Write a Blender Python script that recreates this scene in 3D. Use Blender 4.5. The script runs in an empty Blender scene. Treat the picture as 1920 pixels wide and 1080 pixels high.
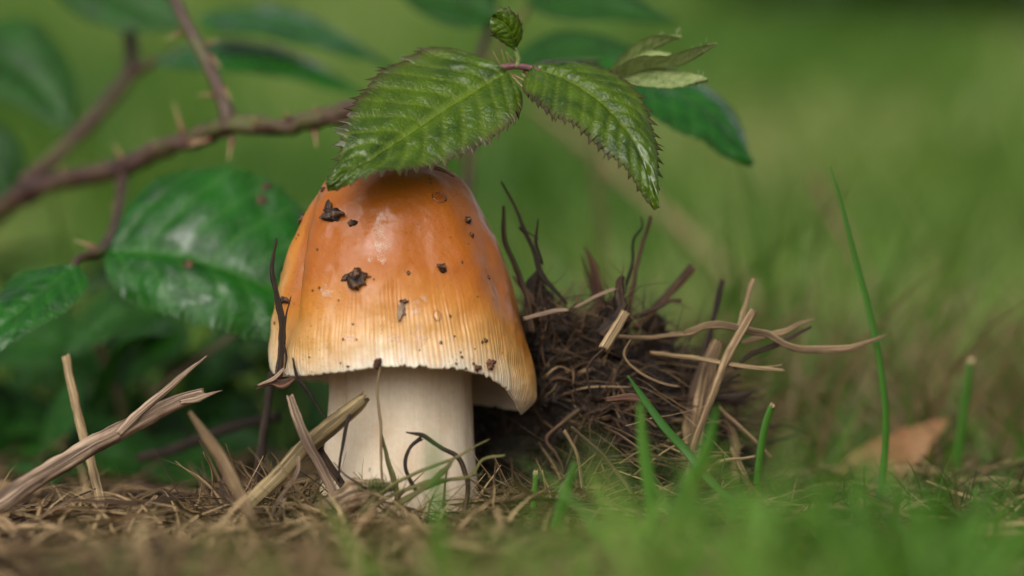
import bpy, math, random
import numpy as np
from mathutils import Vector
random.seed(7); rng = np.random.default_rng(7)
R_ = math.radians
# ------------------------------------------------------------------ camera, world, sun, exposure
# everything below is laid out in centimetres and stored in metres (CM); ground at the mushroom z = 0
CM = 0.01
D0, PXCM, HORX, HORY, CAMZ = 65.0, 78.0, 960.0, 590.0, 5.0      # camera 65 cm away, 5 cm above the ground
sc = bpy.context.scene; COL = sc.collection
cam = bpy.data.cameras.new('camera'); camo = bpy.data.objects.new('camera', cam); COL.objects.link(camo)
camo.location = (0, -D0*CM, CAMZ*CM); camo.rotation_euler = (R_(90), 0, 0)
cam.sensor_width = 36; cam.lens = 36*D0/(1920/PXCM); cam.shift_y = (HORY-540)/1920
cam.clip_start = 0.005; cam.clip_end = 200
cam.dof.use_dof = True; cam.dof.focus_distance = (D0-1.6)*CM; cam.dof.aperture_fstop = 4.8
sc.camera = camo
SUN_EL, SUN_AZ = 38, 196      # degrees; azimuth measured from +Y (away from the camera) clockwise
w = bpy.data.worlds.new('World'); sc.world = w; w.use_nodes = True
nt = w.node_tree; nt.nodes.clear()
sky = nt.nodes.new('ShaderNodeTexSky'); sky.sky_type = 'NISHITA'; sky.sun_disc = False
sky.sun_elevation = R_(SUN_EL); sky.sun_rotation = R_(SUN_AZ); sky.dust_density = 4.0; sky.air_density = 1.0; sky.ozone_density = 1.0
hs = nt.nodes.new('ShaderNodeHueSaturation'); hs.inputs['Saturation'].default_value = 0.22     # cloud-white daylight
bg = nt.nodes.new('ShaderNodeBackground'); bg.inputs['Strength'].default_value = 0.105
wo = nt.nodes.new('ShaderNodeOutputWorld')
nt.links.new(sky.outputs[0], hs.inputs['Color']); nt.links.new(hs.outputs[0], bg.inputs[0]); nt.links.new(bg.outputs[0], wo.inputs[0])
sl = bpy.data.lights.new('sun', 'SUN'); sl.energy = 1.45; sl.angle = R_(60); sl.color = (1, 0.95, 0.87)
so = bpy.data.objects.new('sun', sl); COL.objects.link(so)
az, el = R_(SUN_AZ), R_(SUN_EL)
so.rotation_euler = Vector((-math.sin(az)*math.cos(el), -math.cos(az)*math.cos(el), -math.sin(el))).to_track_quat('-Z', 'Y').to_euler()
vs = sc.view_settings; vs.view_transform = 'Standard'; vs.look = 'None'; vs.gamma = 1; vs.use_curve_mapping = False
vs.exposure = 0.12
sc.cycles.use_denoising = True
try: sc.cycles.denoiser = 'OPENIMAGEDENOISE'
except Exception: pass
sc.cycles.max_bounces = 8; sc.cycles.transparent_max_bounces = 12; sc.cycles.sample_clamp_indirect = 4

# ------------------------------------------------------------------ helpers
def P(px, py, Y=0.0):
    """pixel of the 1920x1080 photograph at depth Y (cm behind the mushroom's axis) -> cm"""
    s = (D0+Y)/D0
    return np.array([(px-HORX)/PXCM*s, Y, CAMZ+(HORY-py)/PXCM*s])
def proj(V):
    s = (D0+V[..., 1])/D0
    return np.stack([HORX+V[..., 0]/s*PXCM, HORY-(V[..., 2]-CAMZ)/s*PXCM], -1)
def lin(r, g, b):
    f = lambda c: ((c/255+0.055)/1.055)**2.4 if c > 10 else c/255/12.92
    return (f(r), f(g), f(b), 1)
_perm = rng.permutation(4096); _val = rng.random(4096)*2-1
def vnoise(p, f=1.0):
    p = np.asarray(p, float)*f; i = np.floor(p).astype(int); t = p-i; t = t*t*(3-2*t); out = 0
    for a in (0, 1):
        for b in (0, 1):
            for c in (0, 1):
                h = _val[_perm[(_perm[(_perm[(i[..., 0]+a) % 4096]+i[..., 1]+b) % 4096]+i[..., 2]+c) % 4096]]
                out = out+h*(t[..., 0] if a else 1-t[..., 0])*(t[..., 1] if b else 1-t[..., 1])*(t[..., 2] if c else 1-t[..., 2])
    return out
def fbm(p, f=1.0, n=4, g=0.5):
    o = 0; a = 1
    for k in range(n): o = o+a*vnoise(np.asarray(p)+17.3*k, f); f *= 2.1; a *= g
    return o
def spline(pts, n):
    p = np.array(pts, float)
    if len(p) == 2: return p[0]+(p[1]-p[0])*np.linspace(0, 1, n)[:, None]
    q = np.vstack([2*p[0]-p[1], p, 2*p[-1]-p[-2]])
    tt = np.linspace(0, len(p)-1-1e-9, n); i = tt.astype(int); t = (tt-i)[:, None]
    a, b, c, d = q[i], q[i+1], q[i+2], q[i+3]
    return 0.5*(2*b+(c-a)*t+(2*a-5*b+4*c-d)*t*t+(3*b-a-3*c+d)*t**3)
def nrm(v): return v/(np.linalg.norm(v, axis=-1, keepdims=True)+1e-12)

def mesh_data(name, V, F, mat, attrs=None, smooth=True):
    me = bpy.data.meshes.new(name)
    V = np.asarray(V, float)*CM
    if isinstance(F, np.ndarray):
        k = F.shape[1]; me.vertices.add(len(V)); me.vertices.foreach_set('co', V.astype(np.float32).ravel())
        me.loops.add(F.size); me.loops.foreach_set('vertex_index', F.astype(np.int32).ravel())
        me.polygons.add(len(F)); me.polygons.foreach_set('loop_start', np.arange(0, F.size, k, dtype=np.int32))
        me.update(calc_edges=True)
    else:
        me.from_pydata([tuple(x) for x in V], [], F)
    if smooth: me.polygons.foreach_set('use_smooth', np.ones(len(me.polygons), bool))
    for k, v in (attrs or {}).items():
        a = me.attributes.new(k, 'FLOAT', 'POINT'); a.data.foreach_set('value', np.asarray(v, np.float32).ravel())
    me.materials.append(mat); me.update()
    return me
def obj(name, V, F, mat, parent=None, attrs=None, origin=None, smooth=True):
    """one mesh object; origin (cm) is its base point; a child gives its points in the same world cm as its parent"""
    origin = np.zeros(3) if origin is None else np.asarray(origin, float)
    o = bpy.data.objects.new(name, mesh_data(name, np.asarray(V)-origin, F, mat, attrs, smooth)); COL.objects.link(o)
    if parent is not None:
        o.parent = parent; base = np.array(parent['_o']); o.location = tuple((origin-base)*CM)
    else: o.location = tuple(origin*CM)
    o['_o'] = [float(x) for x in origin]
    return o
def empty(name, origin):
    o = bpy.data.objects.new(name, None); COL.objects.link(o); o.empty_display_size = .01
    o.location = tuple(np.asarray(origin)*CM); o['_o'] = [float(x) for x in origin]; return o
def tag(o, label=None, cat=None, group=None, kind=None):
    if label: o['label'] = label
    if cat: o['category'] = cat
    if group: o['group'] = group
    if kind: o['kind'] = kind
    return o
class Acc:
    """collects pieces for one mesh"""
    def __init__(s): s.V = []; s.F = []; s.A = {}; s.n = 0
    def add(s, V, F, attrs):
        s.V.append(V); s.F.append(np.asarray(F)+s.n); s.n += len(V)
        for k, v in attrs.items(): s.A.setdefault(k, []).append(np.broadcast_to(np.asarray(v, float), (len(V),)))
    def obj(s, name, mat, **k):
        return obj(name, np.vstack(s.V), np.vstack(s.F), mat, attrs={a: np.concatenate(v) for a, v in s.A.items()}, **k)

def tube(pts, rad, n=None, sides=8, flat=1.0, up=(0, -.3, 1), twist=0.0, rough=0.0, jag=0.0, rnd=None, blunt=False, crook=0.0, flute=0.0):
    """closed tapered tube along a spline; rad: list of radii (cm); all quads (end rings collapsed)"""
    n = n or max(6, 5*len(pts)); C = spline(pts, n)
    if crook:
        q0 = C*1.0+random.random()*60; C = C+crook*np.stack([fbm(q0, 1.1, 3), .6*fbm(q0+31, 1.1, 3), fbm(q0+77, 1.1, 3)], -1)
    r = np.interp(np.linspace(0, 1, n), np.linspace(0, 1, len(rad)), rad)
    T = nrm(np.gradient(C, axis=0)); u = np.array(up, float)
    A = nrm(u-(T*u).sum(1, keepdims=True)*T); B = np.cross(T, A)
    for i in range(1, n):                                    # parallel transport
        a = A[i-1]-T[i]*(A[i-1]@T[i]); A[i] = a/np.linalg.norm(a); B[i] = np.cross(T[i], A[i])
    L = np.concatenate([[0], np.cumsum(np.linalg.norm(np.diff(C, axis=0), axis=1))])
    ang = np.linspace(0, 2*math.pi, sides, endpoint=False)[None]+twist*np.linspace(0, 1, n)[:, None]
    rr = r[:, None]*np.ones((1, sides))
    if rough:
        q = np.stack([np.cos(ang)*1.2+C[:, :1]*0, np.sin(ang)*1.2, (L[:, None]*2.2)+0*ang], -1)+random.random()*90
        rr = rr*(1+rough*fbm(q, 1.3, 3))
    if flute:
        f0 = random.randint(3, 5); rr = rr*(1+flute*np.sin(ang*f0+random.random()*6)+.5*flute*np.sin(ang*(f0+4)+L[:, None]*.4))
    # ring positions; flat squeezes the A axis
    V = C[:, None]+(np.cos(ang)*rr*flat)[..., None]*A[:, None]+(np.sin(ang)*rr)[..., None]*B[:, None]
    if jag:                                                   # torn ends
        V[-1] += T[-1]*(rng.random((sides, 1))-.3)*jag; V[0] -= T[0]*(rng.random((sides, 1))-.3)*jag*.6
    e0, e1 = V[0].mean(0), V[-1].mean(0)
    V = np.concatenate([np.broadcast_to(e0, (1, sides, 3)), V, np.broadcast_to(e1 - (T[-1]*r[-1]*.4 if blunt else 0), (1, sides, 3))])
    m = n+2; uu = np.concatenate([[0], L, [L[-1]]])
    idx = np.arange(m*sides).reshape(m, sides)
    F = np.stack([idx[:-1], np.roll(idx[:-1], -1, 1), np.roll(idx[1:], -1, 1), idx[1:]], -1).reshape(-1, 4)
    rnd = random.random() if rnd is None else rnd
    at = {'u': np.repeat(uu, sides), 'v': np.tile(np.arange(sides)/sides, m), 'rnd': rnd, 'tt': np.repeat(uu/max(uu[-1], 1e-6), sides)}
    at = {k: np.broadcast_to(np.asarray(v, float), (m*sides,)) for k, v in at.items()}
    return V.reshape(-1, 3), F, at

def ribbons(base, h, wd, lean, bend, face, nseg=4, fwd=0.0, rnd=None, tip=.05):
    """many blades at once: arrays of length N"""
    N = len(base); t = np.linspace(0, 1, nseg+1)
    ln = np.stack([np.cos(lean), np.sin(lean), 0*lean], -1)
    Pm = base[:, None]+np.array([0, 0, 1.])*(h[:, None]*(t-np.minimum(bend, 1.3)[:, None]*.35*t**2.2))[..., None]+ln[:, None]*((h*bend)[:, None]*t**2)[..., None]
    S = np.stack([np.cos(face), np.sin(face), 0*face], -1)
    wv = wd[:, None]*np.maximum(1-t**2.2, tip)*np.minimum(1, .6+t*1.6)
    V = np.stack([Pm-S[:, None]*wv[..., None]*.5, Pm+S[:, None]*wv[..., None]*.5], 2)      # N,nseg+1,2,3
    idx = np.arange(N*(nseg+1)*2).reshape(N, nseg+1, 2)
    F = np.stack([idx[:, :-1, 0], idx[:, :-1, 1], idx[:, 1:, 1], idx[:, 1:, 0]], -1).reshape(-1, 4)
    rnd = rng.random(N) if rnd is None else rnd
    sh = (N, nseg+1, 2)
    at = {'u': np.broadcast_to((h[:, None]*t)[..., None], sh).ravel(), 'v': np.broadcast_to(np.array([0., .5]), sh).ravel(),
          'rnd': np.broadcast_to(rnd[:, None, None], sh).ravel(), 'tt': np.broadcast_to(t[None, :, None], sh).ravel()}
    return V.reshape(-1, 3), F, at

# ------------------------------------------------------------------ materials
class NT:
    def __init__(s, name):
        s.m = bpy.data.materials.new(name); s.m.use_nodes = True; s.t = s.m.node_tree; s.t.nodes.clear()
        s.out = s.n('OutputMaterial'); s.b = s.n('BsdfPrincipled'); s.l(s.b.outputs[0], s.out.inputs[0])
    def n(s, t, **k):
        x = s.t.nodes.new('ShaderNode'+t)
        for a, v in k.items(): setattr(x, a, v)
        return x
    def l(s, a, b): s.t.links.new(a, b)
    def set(s, node, key, v):
        if hasattr(v, 'links') or isinstance(v, bpy.types.NodeSocket): s.l(v, node.inputs[key])
        else: node.inputs[key].default_value = v
    def attr(s, n): return s.n('Attribute', attribute_name=n).outputs['Fac']
    def math(s, op, a, b=0.0, c=None, clamp=False):
        x = s.n('Math', operation=op, use_clamp=clamp); s.set(x, 0, a); s.set(x, 1, b)
        if c is not None: s.set(x, 2, c)
        return x.outputs[0]
    def vec(s, x, y, z):
        c = s.n('CombineXYZ'); s.set(c, 0, x); s.set(c, 1, y); s.set(c, 2, z); return c.outputs[0]
    def noise(s, vec, scale, detail=3, rough=.55, dist=0.0):
        x = s.n('TexNoise'); s.set(x, 'Vector', vec); s.set(x, 'Scale', scale); s.set(x, 'Detail', detail); s.set(x, 'Roughness', rough); s.set(x, 'Distortion', dist)
        return x.outputs[0]
    def ramp(s, f, stops, interp='LINEAR'):
        x = s.n('ValToRGB'); e = x.color_ramp.elements; x.color_ramp.interpolation = interp
        while len(e) < len(stops): e.new(.5)
        for k, (p, c) in zip(e, stops): k.position = p; k.color = c if isinstance(c, tuple) else (c, c, c, 1)
        s.l(f, x.inputs[0]); return x.outputs[0]
    def mix(s, f, a, b, mode='MIX'):
        x = s.n('Mix', data_type='RGBA', blend_type=mode); s.set(x, 0, f); s.set(x, 6, a); s.set(x, 7, b); return x.outputs[2]
    def bump(s, h, st, d=.0003, normal=None):
        x = s.n('Bump'); s.set(x, 'Height', h); s.set(x, 'Strength', st); s.set(x, 'Distance', d)
        if normal is not None: s.l(normal, x.inputs['Normal'])
        return x.outputs[0]
    def p(s, **k):
        for a, v in k.items(): s.set(s.b, a.replace('_', ' '), v)
        return s
    def translucent(s, col, amt):
        t = s.n('BsdfTranslucent'); s.set(t, 0, col); mx = s.n('MixShader'); s.set(mx, 0, amt)
        s.l(s.b.outputs[0], mx.inputs[1]); s.l(t.outputs[0], mx.inputs[2]); s.l(mx.outputs[0], s.out.inputs[0])
    def obj(s): return s.n('TexCoord').outputs['Object']
    def pos(s): return s.n('NewGeometry').outputs['Position']

def straw_mat(name, c0, c1, c2, rough=.65, spots=.5, var=.12):
    m = NT(name); u, v, r = m.attr('u'), m.attr('v'), m.attr('rnd')
    st = m.noise(m.vec(m.math('MULTIPLY', v, 9), m.math('MULTIPLY', u, .45), m.math('MULTIPLY', r, 91)), 1.0, 4)
    bl = m.noise(m.vec(m.math('MULTIPLY', v, 2), m.math('MULTIPLY', u, 1.3), m.math('MULTIPLY', r, 37)), 1.0, 3)
    c = m.ramp(m.math('ADD', m.math('MULTIPLY', st, .7), m.math('MULTIPLY', m.math('SUBTRACT', r, .5), var)), [(.27, c0), (.37, c1), (.5, c2)])
    sp = m.ramp(bl, [(.54, 0.0), (.68, 1.0)])
    c = m.mix(m.math('MULTIPLY', sp, spots), c, c0)
    sk = m.ramp(m.noise(m.vec(m.math('MULTIPLY', v, 8), m.math('MULTIPLY', u, 7), r), 1.0, 2), [(.66, 0.0), (.74, 1.0)])
    c = m.mix(m.math('MULTIPLY', sk, .6), c, (.02, .014, .01, 1))
    m.p(Base_Color=c, Roughness=rough, Normal=m.bump(st, .7, .0004)); m.b.inputs['Specular IOR Level'].default_value = .35
    return m.m
M = {}
M['tan'] = straw_mat('dry_tan_straw', lin(72, 54, 38), lin(142, 116, 84), lin(188, 162, 124))
M['pale'] = straw_mat('pale_straw', lin(112, 90, 62), lin(172, 146, 108), lin(206, 184, 146), spots=.4)
M['brown'] = straw_mat('brown_root', lin(34, 24, 17), lin(84, 62, 44), lin(140, 110, 80), var=.3)
M['dark'] = straw_mat('dark_twig', lin(26, 20, 16), lin(58, 44, 34), lin(96, 76, 60))
M['grey'] = straw_mat('grey_straw', lin(88, 70, 56), lin(166, 140, 116), lin(206, 182, 156))
M['red'] = straw_mat('reddish_bark', lin(52, 32, 22), lin(104, 70, 50), lin(138, 102, 76))
M['olive'] = straw_mat('olive_stalk', lin(70, 66, 34), lin(116, 112, 62), lin(158, 146, 96))
M['reed'] = straw_mat('reed_stalk', lin(92, 76, 50), lin(156, 136, 96), lin(196, 176, 132), spots=.6)
M['litter'] = straw_mat('mixed_litter', lin(60, 44, 30), lin(128, 100, 70), lin(186, 158, 116), var=.3)

def grass_mat(name, a, b, c, amt=.35):
    m = NT(name); u, v, r, t = m.attr('u'), m.attr('v'), m.attr('rnd'), m.attr('tt')
    st = m.noise(m.vec(m.math('MULTIPLY', v, 22), m.math('MULTIPLY', u, .25), m.math('MULTIPLY', r, 71)), 1.0, 3)
    col = m.ramp(m.math('ADD', m.math('MULTIPLY', r, .75), m.math('MULTIPLY', m.math('SUBTRACT', st, .5), .5)), [(.05, a), (.45, b), (.92, c)])
    m.p(Base_Color=col, Roughness=.38, Normal=m.bump(st, .4, .0003)); m.b.inputs['Specular IOR Level'].default_value = .4
    m.translucent(col, amt); return m.m
M['grass'] = grass_mat('green_grass', lin(58, 96, 22), lin(88, 126, 38), lin(136, 148, 66), .25)
M['blade'] = grass_mat('fresh_grass_blade', lin(54, 104, 24), lin(80, 132, 38), lin(112, 152, 58), .25)
M['straw_far'] = grass_mat('bleached_grass', lin(120, 104, 66), lin(168, 146, 104), lin(206, 188, 148), .3)
M['tuft'] = grass_mat('soft_green_grass', lin(70, 122, 30), lin(104, 154, 48), lin(150, 172, 80), .35)
M['meadow'] = grass_mat('meadow_grass', lin(76, 116, 34), lin(120, 154, 62), lin(196, 184, 132), .35)
M['shrub'] = grass_mat('shrub_leaf', lin(20, 42, 8), lin(34, 62, 14), lin(50, 80, 20), .2)

def leaf_mat(name, dark, mid, vein, edge, wet=.5, amt=.2, rough=.35, redness=.8):
    m = NT(name); s, t, ve, ed, r = m.attr('ls'), m.attr('lt'), m.attr('vein'), m.attr('edge'), m.attr('rnd')
    o = m.obj()
    big = m.noise(m.vec(m.math('MULTIPLY', s, 2.5), m.math('MULTIPLY', t, 5), m.math('MULTIPLY', r, 50)), 1.0, 4)
    fine = m.noise(o, 1400, 3, .6)
    c = m.ramp(big, [(.3, dark), (.62, mid)])
    c = m.mix(m.math('MULTIPLY', ve, .55), c, vein)
    c = m.mix(m.math('MULTIPLY', m.math('POWER', ed, 2.0), redness), c, edge)
    wetm = m.ramp(m.noise(m.vec(m.math('MULTIPLY', s, 4.5), m.math('MULTIPLY', t, 9), m.math('MULTIPLY', r, 33)), 1.0, 4, .6), [(.5-.25*wet+.08, 1.0), (.5-.25*wet+.16, 0.0)]) if wet < 0 else \
        m.ramp(m.noise(m.vec(m.math('MULTIPLY', s, 3.2), m.math('MULTIPLY', t, 6.5), m.math('MULTIPLY', r, 33)), 1.0, 4, .6), [(.66-.25*wet, 0.0), (.74-.25*wet, 1.0)])
    ro = m.math('ADD', m.math('SUBTRACT', rough, m.math('MULTIPLY', wetm, rough-.14)), m.math('MULTIPLY', ed, .35))
    vor = m.n('TexVoronoi', feature='DISTANCE_TO_EDGE'); m.set(vor, 'Vector', o); m.set(vor, 'Scale', 700.0)
    cell = m.ramp(vor.outputs['Distance'], [(.0, 0.0), (.25, 1.0)])
    h = m.math('ADD', m.math('MULTIPLY', cell, .6), m.math('MULTIPLY', fine, .5))
    b = m.bump(h, m.math('SUBTRACT', .5, m.math('MULTIPLY', wetm, .4)), .00028); m.b.inputs['Specular IOR Level'].default_value = .38
    m.p(Base_Color=c, Roughness=ro, Normal=b, Coat_Weight=m.math('MULTIPLY', wetm, .55), Coat_Roughness=.08)
    m.translucent(c, amt); return m.m
M['leaf_young'] = leaf_mat('young_bramble_leaf', lin(40, 68, 8), lin(80, 108, 16), lin(122, 142, 50), lin(66, 38, 30), wet=.62, rough=.3, redness=.95)
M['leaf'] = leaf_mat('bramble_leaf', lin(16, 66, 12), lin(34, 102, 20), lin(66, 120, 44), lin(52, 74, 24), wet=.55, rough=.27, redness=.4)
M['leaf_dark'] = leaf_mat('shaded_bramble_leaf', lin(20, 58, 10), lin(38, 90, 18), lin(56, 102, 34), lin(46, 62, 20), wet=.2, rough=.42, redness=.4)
M['leaf_bud'] = leaf_mat('downy_leaf_bud', lin(112, 134, 66), lin(152, 168, 104), lin(178, 188, 136), lin(118, 110, 66), wet=.2, rough=.5)

m = NT('bramble_cane'); v, u, r = m.attr('v'), m.attr('u'), m.attr('rnd')
st = m.noise(m.vec(m.math('MULTIPLY', v, 14), m.math('MULTIPLY', u, .7), r), 1.0, 4)
lo = m.noise(m.vec(m.math('MULTIPLY', v, 2), m.math('MULTIPLY', u, .55), m.math('MULTIPLY', r, 30)), 1.0, 3)
c = m.ramp(lo, [(.36, lin(66, 44, 42)), (.52, lin(98, 72, 60)), (.66, lin(98, 104, 52))])
c = m.mix(m.math('MULTIPLY', st, .5), c, lin(48, 34, 32))
m.p(Base_Color=c, Roughness=.45, Normal=m.bump(st, .5, .0005)); M['cane'] = m.m
m = NT('purple_petiole'); st = m.noise(m.vec(m.math('MULTIPLY', m.attr('v'), 10), m.math('MULTIPLY', m.attr('u'), 3), 0.), 1.0, 4)
m.p(Base_Color=m.ramp(st, [(.35, lin(74, 36, 40)), (.65, lin(140, 96, 92))]), Roughness=.5, Normal=m.bump(st, .6, .0004)); M['petiole'] = m.m
m = NT('prickle'); m.p(Base_Color=m.ramp(m.attr('tt'), [(.0, lin(104, 50, 48)), (.4, lin(150, 118, 82)), (1., lin(186, 172, 118))]), Roughness=.45); M['thorn'] = m.m
m = NT('hair'); m.p(Base_Color=lin(196, 206, 160), Roughness=.5); m.translucent(lin(196, 206, 160), .4); M['hair'] = m.m

# mushroom cap: colour follows the distance from the margin
m = NT('mushroom_cap'); rd, sr, o = m.attr('rimdist'), m.attr('stria'), m.obj()
big = m.noise(o, 60, 4, .55); fine = m.noise(o, 900, 3, .6); med = m.noise(o, 260, 4, .6)
fib = m.noise(m.vec(m.math('MULTIPLY', m.attr('theta'), 26), m.math('MULTIPLY', rd, .8), 0.), 1.0, 4)
d = m.math('ADD', rd, m.math('MULTIPLY', m.math('SUBTRACT', big, .5), .9))
d = m.math('ADD', d, m.math('MULTIPLY', m.math('SUBTRACT', fib, .5), .5))
c = m.ramp(m.math('DIVIDE', d, 5.2, clamp=True), [(.0, lin(242, 226, 202)), (.05, lin(236, 208, 168)), (.15, lin(220, 170, 100)), (.3, lin(200, 130, 46)), (.46, lin(178, 100, 20)), (.75, lin(172, 94, 18)), (1., lin(178, 106, 38))])
c = m.mix(m.math('MULTIPLY', m.ramp(med, [(.45, 0.0), (.7, 1.0)]), .18), c, lin(164, 82, 18))
c = m.mix(m.math('MULTIPLY', sr, .34), c, lin(188, 116, 52))
grit = m.math('MULTIPLY', m.ramp(m.noise(o, 1500, 3, .6), [(.62, 0.0), (.68, 1.0)]), m.ramp(m.noise(o, 70, 2), [(.48, 0.0), (.6, .7)]))
c = m.mix(grit, c, lin(96, 56, 26))
wet = m.ramp(m.noise(o, 85, 3, .5), [(.42, 0.0), (.62, 1.0)])
wr = m.noise(o, 420, 4, .65)
b = m.bump(m.math('ADD', m.math('MULTIPLY', fine, .5), wr), .5, .0004)
m.p(Base_Color=c, Roughness=m.math('SUBTRACT', .5, m.math('MULTIPLY', wet, .16)), Normal=b, Coat_Weight=m.math('ADD', .06, m.math('MULTIPLY', wet, .45)), Coat_Roughness=.1,
    Subsurface_Weight=.3, Subsurface_Scale=.0035)
m.b.inputs['Specular IOR Level'].default_value = .36; m.b.inputs['Subsurface Radius'].default_value = (1, .4, .14); M['cap'] = m.m
m = NT('mushroom_stem'); o = m.obj()
sp = m.n('SeparateXYZ'); m.l(o, sp.inputs[0])
fb = m.noise(m.vec(m.math('MULTIPLY', m.attr('theta'), 22), m.math('MULTIPLY', sp.outputs[2], 120), 0.), 1.0, 4)
fl = m.noise(o, 700, 3); st = m.noise(o, 90, 4)
c = m.ramp(m.math('ADD', m.math('MULTIPLY', fb, .5), m.math('MULTIPLY', fl, .5)), [(.3, lin(232, 210, 178)), (.7, lin(246, 230, 206))])
c = m.mix(m.math('MULTIPLY', m.ramp(st, [(.5, 0.0), (.72, 1.0)]), .35), c, lin(206, 166, 116))
m.p(Base_Color=c, Roughness=.6, Normal=m.bump(m.math('ADD', m.math('MULTIPLY', fb, .15), fl), .3, .0003), Subsurface_Weight=.25, Subsurface_Scale=.003)
m.b.inputs['Subsurface Radius'].default_value = (1, .6, .35); M['stem'] = m.m
m = NT('gill_flesh'); m.p(Base_Color=lin(240, 228, 210), Roughness=.65); m.translucent(lin(240, 224, 200), .4); M['gill'] = m.m
m = NT('soil'); o = m.obj(); a = m.noise(o, 160, 6, .65); b2 = m.noise(o, 700, 4, .6)
c = m.ramp(m.math('ADD', m.math('MULTIPLY', a, .6), m.math('MULTIPLY', b2, .4)), [(.35, lin(20, 15, 11)), (.52, lin(46, 35, 26)), (.7, lin(88, 66, 48))])
m.p(Base_Color=c, Roughness=.85, Normal=m.bump(m.math('ADD', a, b2), .9, .0012)); M['soil'] = m.m
m = NT('wet_soil_crumb'); o = m.obj(); a = m.noise(o, 900, 4, .65)
m.p(Base_Color=m.ramp(a, [(.36, lin(24, 16, 12)), (.52, lin(72, 50, 36)), (.66, lin(146, 108, 74))]), Roughness=.4, Normal=m.bump(a, .8, .0006)); M['crumb'] = m.m
m = NT('rotten_wood'); u, v = m.attr('u'), m.attr('v'); a = m.noise(m.vec(m.math('MULTIPLY', v, 18), m.math('MULTIPLY', u, 1.6), 0.), 1.0, 5, .65)
m.p(Base_Color=m.ramp(a, [(.35, lin(84, 62, 44)), (.5, lin(160, 132, 100)), (.65, lin(206, 184, 150))]), Roughness=.8, Normal=m.bump(a, 1., .002)); M['wood'] = m.m
m = NT('brown_dead_leaf'); o = m.obj(); a = m.noise(o, 70, 4)
m.p(Base_Color=m.ramp(a, [(.35, lin(150, 104, 66)), (.65, lin(206, 162, 118))]), Roughness=.6); m.translucent(lin(190, 130, 90), .25); M['dead'] = m.m
m = NT('moss'); m.p(Base_Color=m.ramp(m.attr('rnd'), [(.1, lin(50, 76, 22)), (.9, lin(110, 132, 50))]), Roughness=.6); m.translucent(lin(90, 120, 40), .3); M['moss'] = m.m
m = NT('white_flake'); m.p(Base_Color=lin(226, 220, 210), Roughness=.6); M['white'] = m.m
# clear water lying on the skin
m = NT('water'); gl = m.n('BsdfGlossy'); m.set(gl, 'Roughness', .04); tr = m.n('BsdfTransparent'); fr = m.n('Fresnel'); m.set(fr, 0, 1.45)
mx = m.n('MixShader'); m.l(fr.outputs[0], mx.inputs[0]); m.l(tr.outputs[0], mx.inputs[1]); m.l(gl.outputs[0], mx.inputs[2]); m.l(mx.outputs[0], m.out.inputs[0]); M['water'] = m.m
m = NT('whitish_film'); m.p(Base_Color=lin(238, 204, 172), Roughness=.22); tr = m.n('BsdfTransparent'); mx = m.n('MixShader'); m.set(mx, 0, m.ramp(m.noise(m.obj(), 380, 4, .6), [(.42, .05), (.6, .45)]))  # whitish, partly see-through film, patchy by noise
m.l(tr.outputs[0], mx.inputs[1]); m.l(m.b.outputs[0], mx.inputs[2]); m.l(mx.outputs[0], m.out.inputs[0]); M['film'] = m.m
# ground: brown litter and soil near by, meadow green farther off
m = NT('ground'); o = m.pos(); sp = m.n('SeparateXYZ'); m.l(o, sp.inputs[0])
a = m.noise(o, 40, 6, .65); b2 = m.noise(o, 5, 4, .6); e = m.noise(o, 1.3, 4, .55)
soil = m.ramp(a, [(.35, lin(36, 28, 20)), (.5, lin(84, 66, 46)), (.68, lin(138, 112, 80))])
green = m.ramp(b2, [(.32, lin(62, 92, 30)), (.5, lin(92, 124, 44)), (.7, lin(150, 148, 84))])
green = m.mix(m.ramp(e, [(.38, 0.0), (.62, .55)]), green, lin(84, 130, 40))
f = m.ramp(m.math('ADD', m.math('MULTIPLY', sp.outputs[1], .9), m.math('MULTIPLY', m.math('SUBTRACT', b2, .5), .9)), [(.15, 0.0), (.6, 1.0)])
m.p(Base_Color=m.mix(f, soil, green), Roughness=.9, Normal=m.bump(a, .8, .004)); M['ground'] = m.m

# ------------------------------------------------------------------ the ground: flat by the mushroom, a grassy slope behind
def gh(x, y):
    x = np.asarray(x, float); y = np.asarray(y, float)
    p = np.stack([x, y, 0*x], -1)
    near = .45*fbm(p, .18, 3)+.25*fbm(p+50, .7, 3)
    slope = np.where(y > 85, (y-85)*.2+0*x, 0); slope = np.where(y > 900, 163+(y-900)*.02, slope)
    k = np.clip((y-85)/60, 0, 1); slope = slope*k
    big = 4*fbm(p+9, .012, 3)*np.clip((y-60)/80, 0, 1)
    flat = np.exp(-((x+2.7)**2+y**2)/14)
    dip = -.075*np.clip(-y-2.2, 0, 16)-.012*np.clip(-y-18, 0, 4000)
    return near*(1-.8*flat)*np.where(y < -1, .8, 1)-.2+slope+big+dip
xs = np.concatenate([-np.geomspace(9000, 22, 34), np.linspace(-21, 21, 170), np.geomspace(22, 9000, 34)])
ys = np.concatenate([-np.geomspace(6000, 42, 18), np.linspace(-41, 60, 260), np.geomspace(61, 9000, 90)])
X, Yg = np.meshgrid(xs, ys); V = np.stack([X, Yg, gh(X, Yg)], -1).reshape(-1, 3)
idx = np.arange(V.shape[0]).reshape(X.shape)
F = np.stack([idx[:-1, :-1], idx[:-1, 1:], idx[1:, 1:], idx[1:, :-1]], -1).reshape(-1, 4)
tag(obj('ground', V, F, M['ground']), 'littered soil and grassy slope rising behind the mushroom', 'ground', kind='structure')

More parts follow.
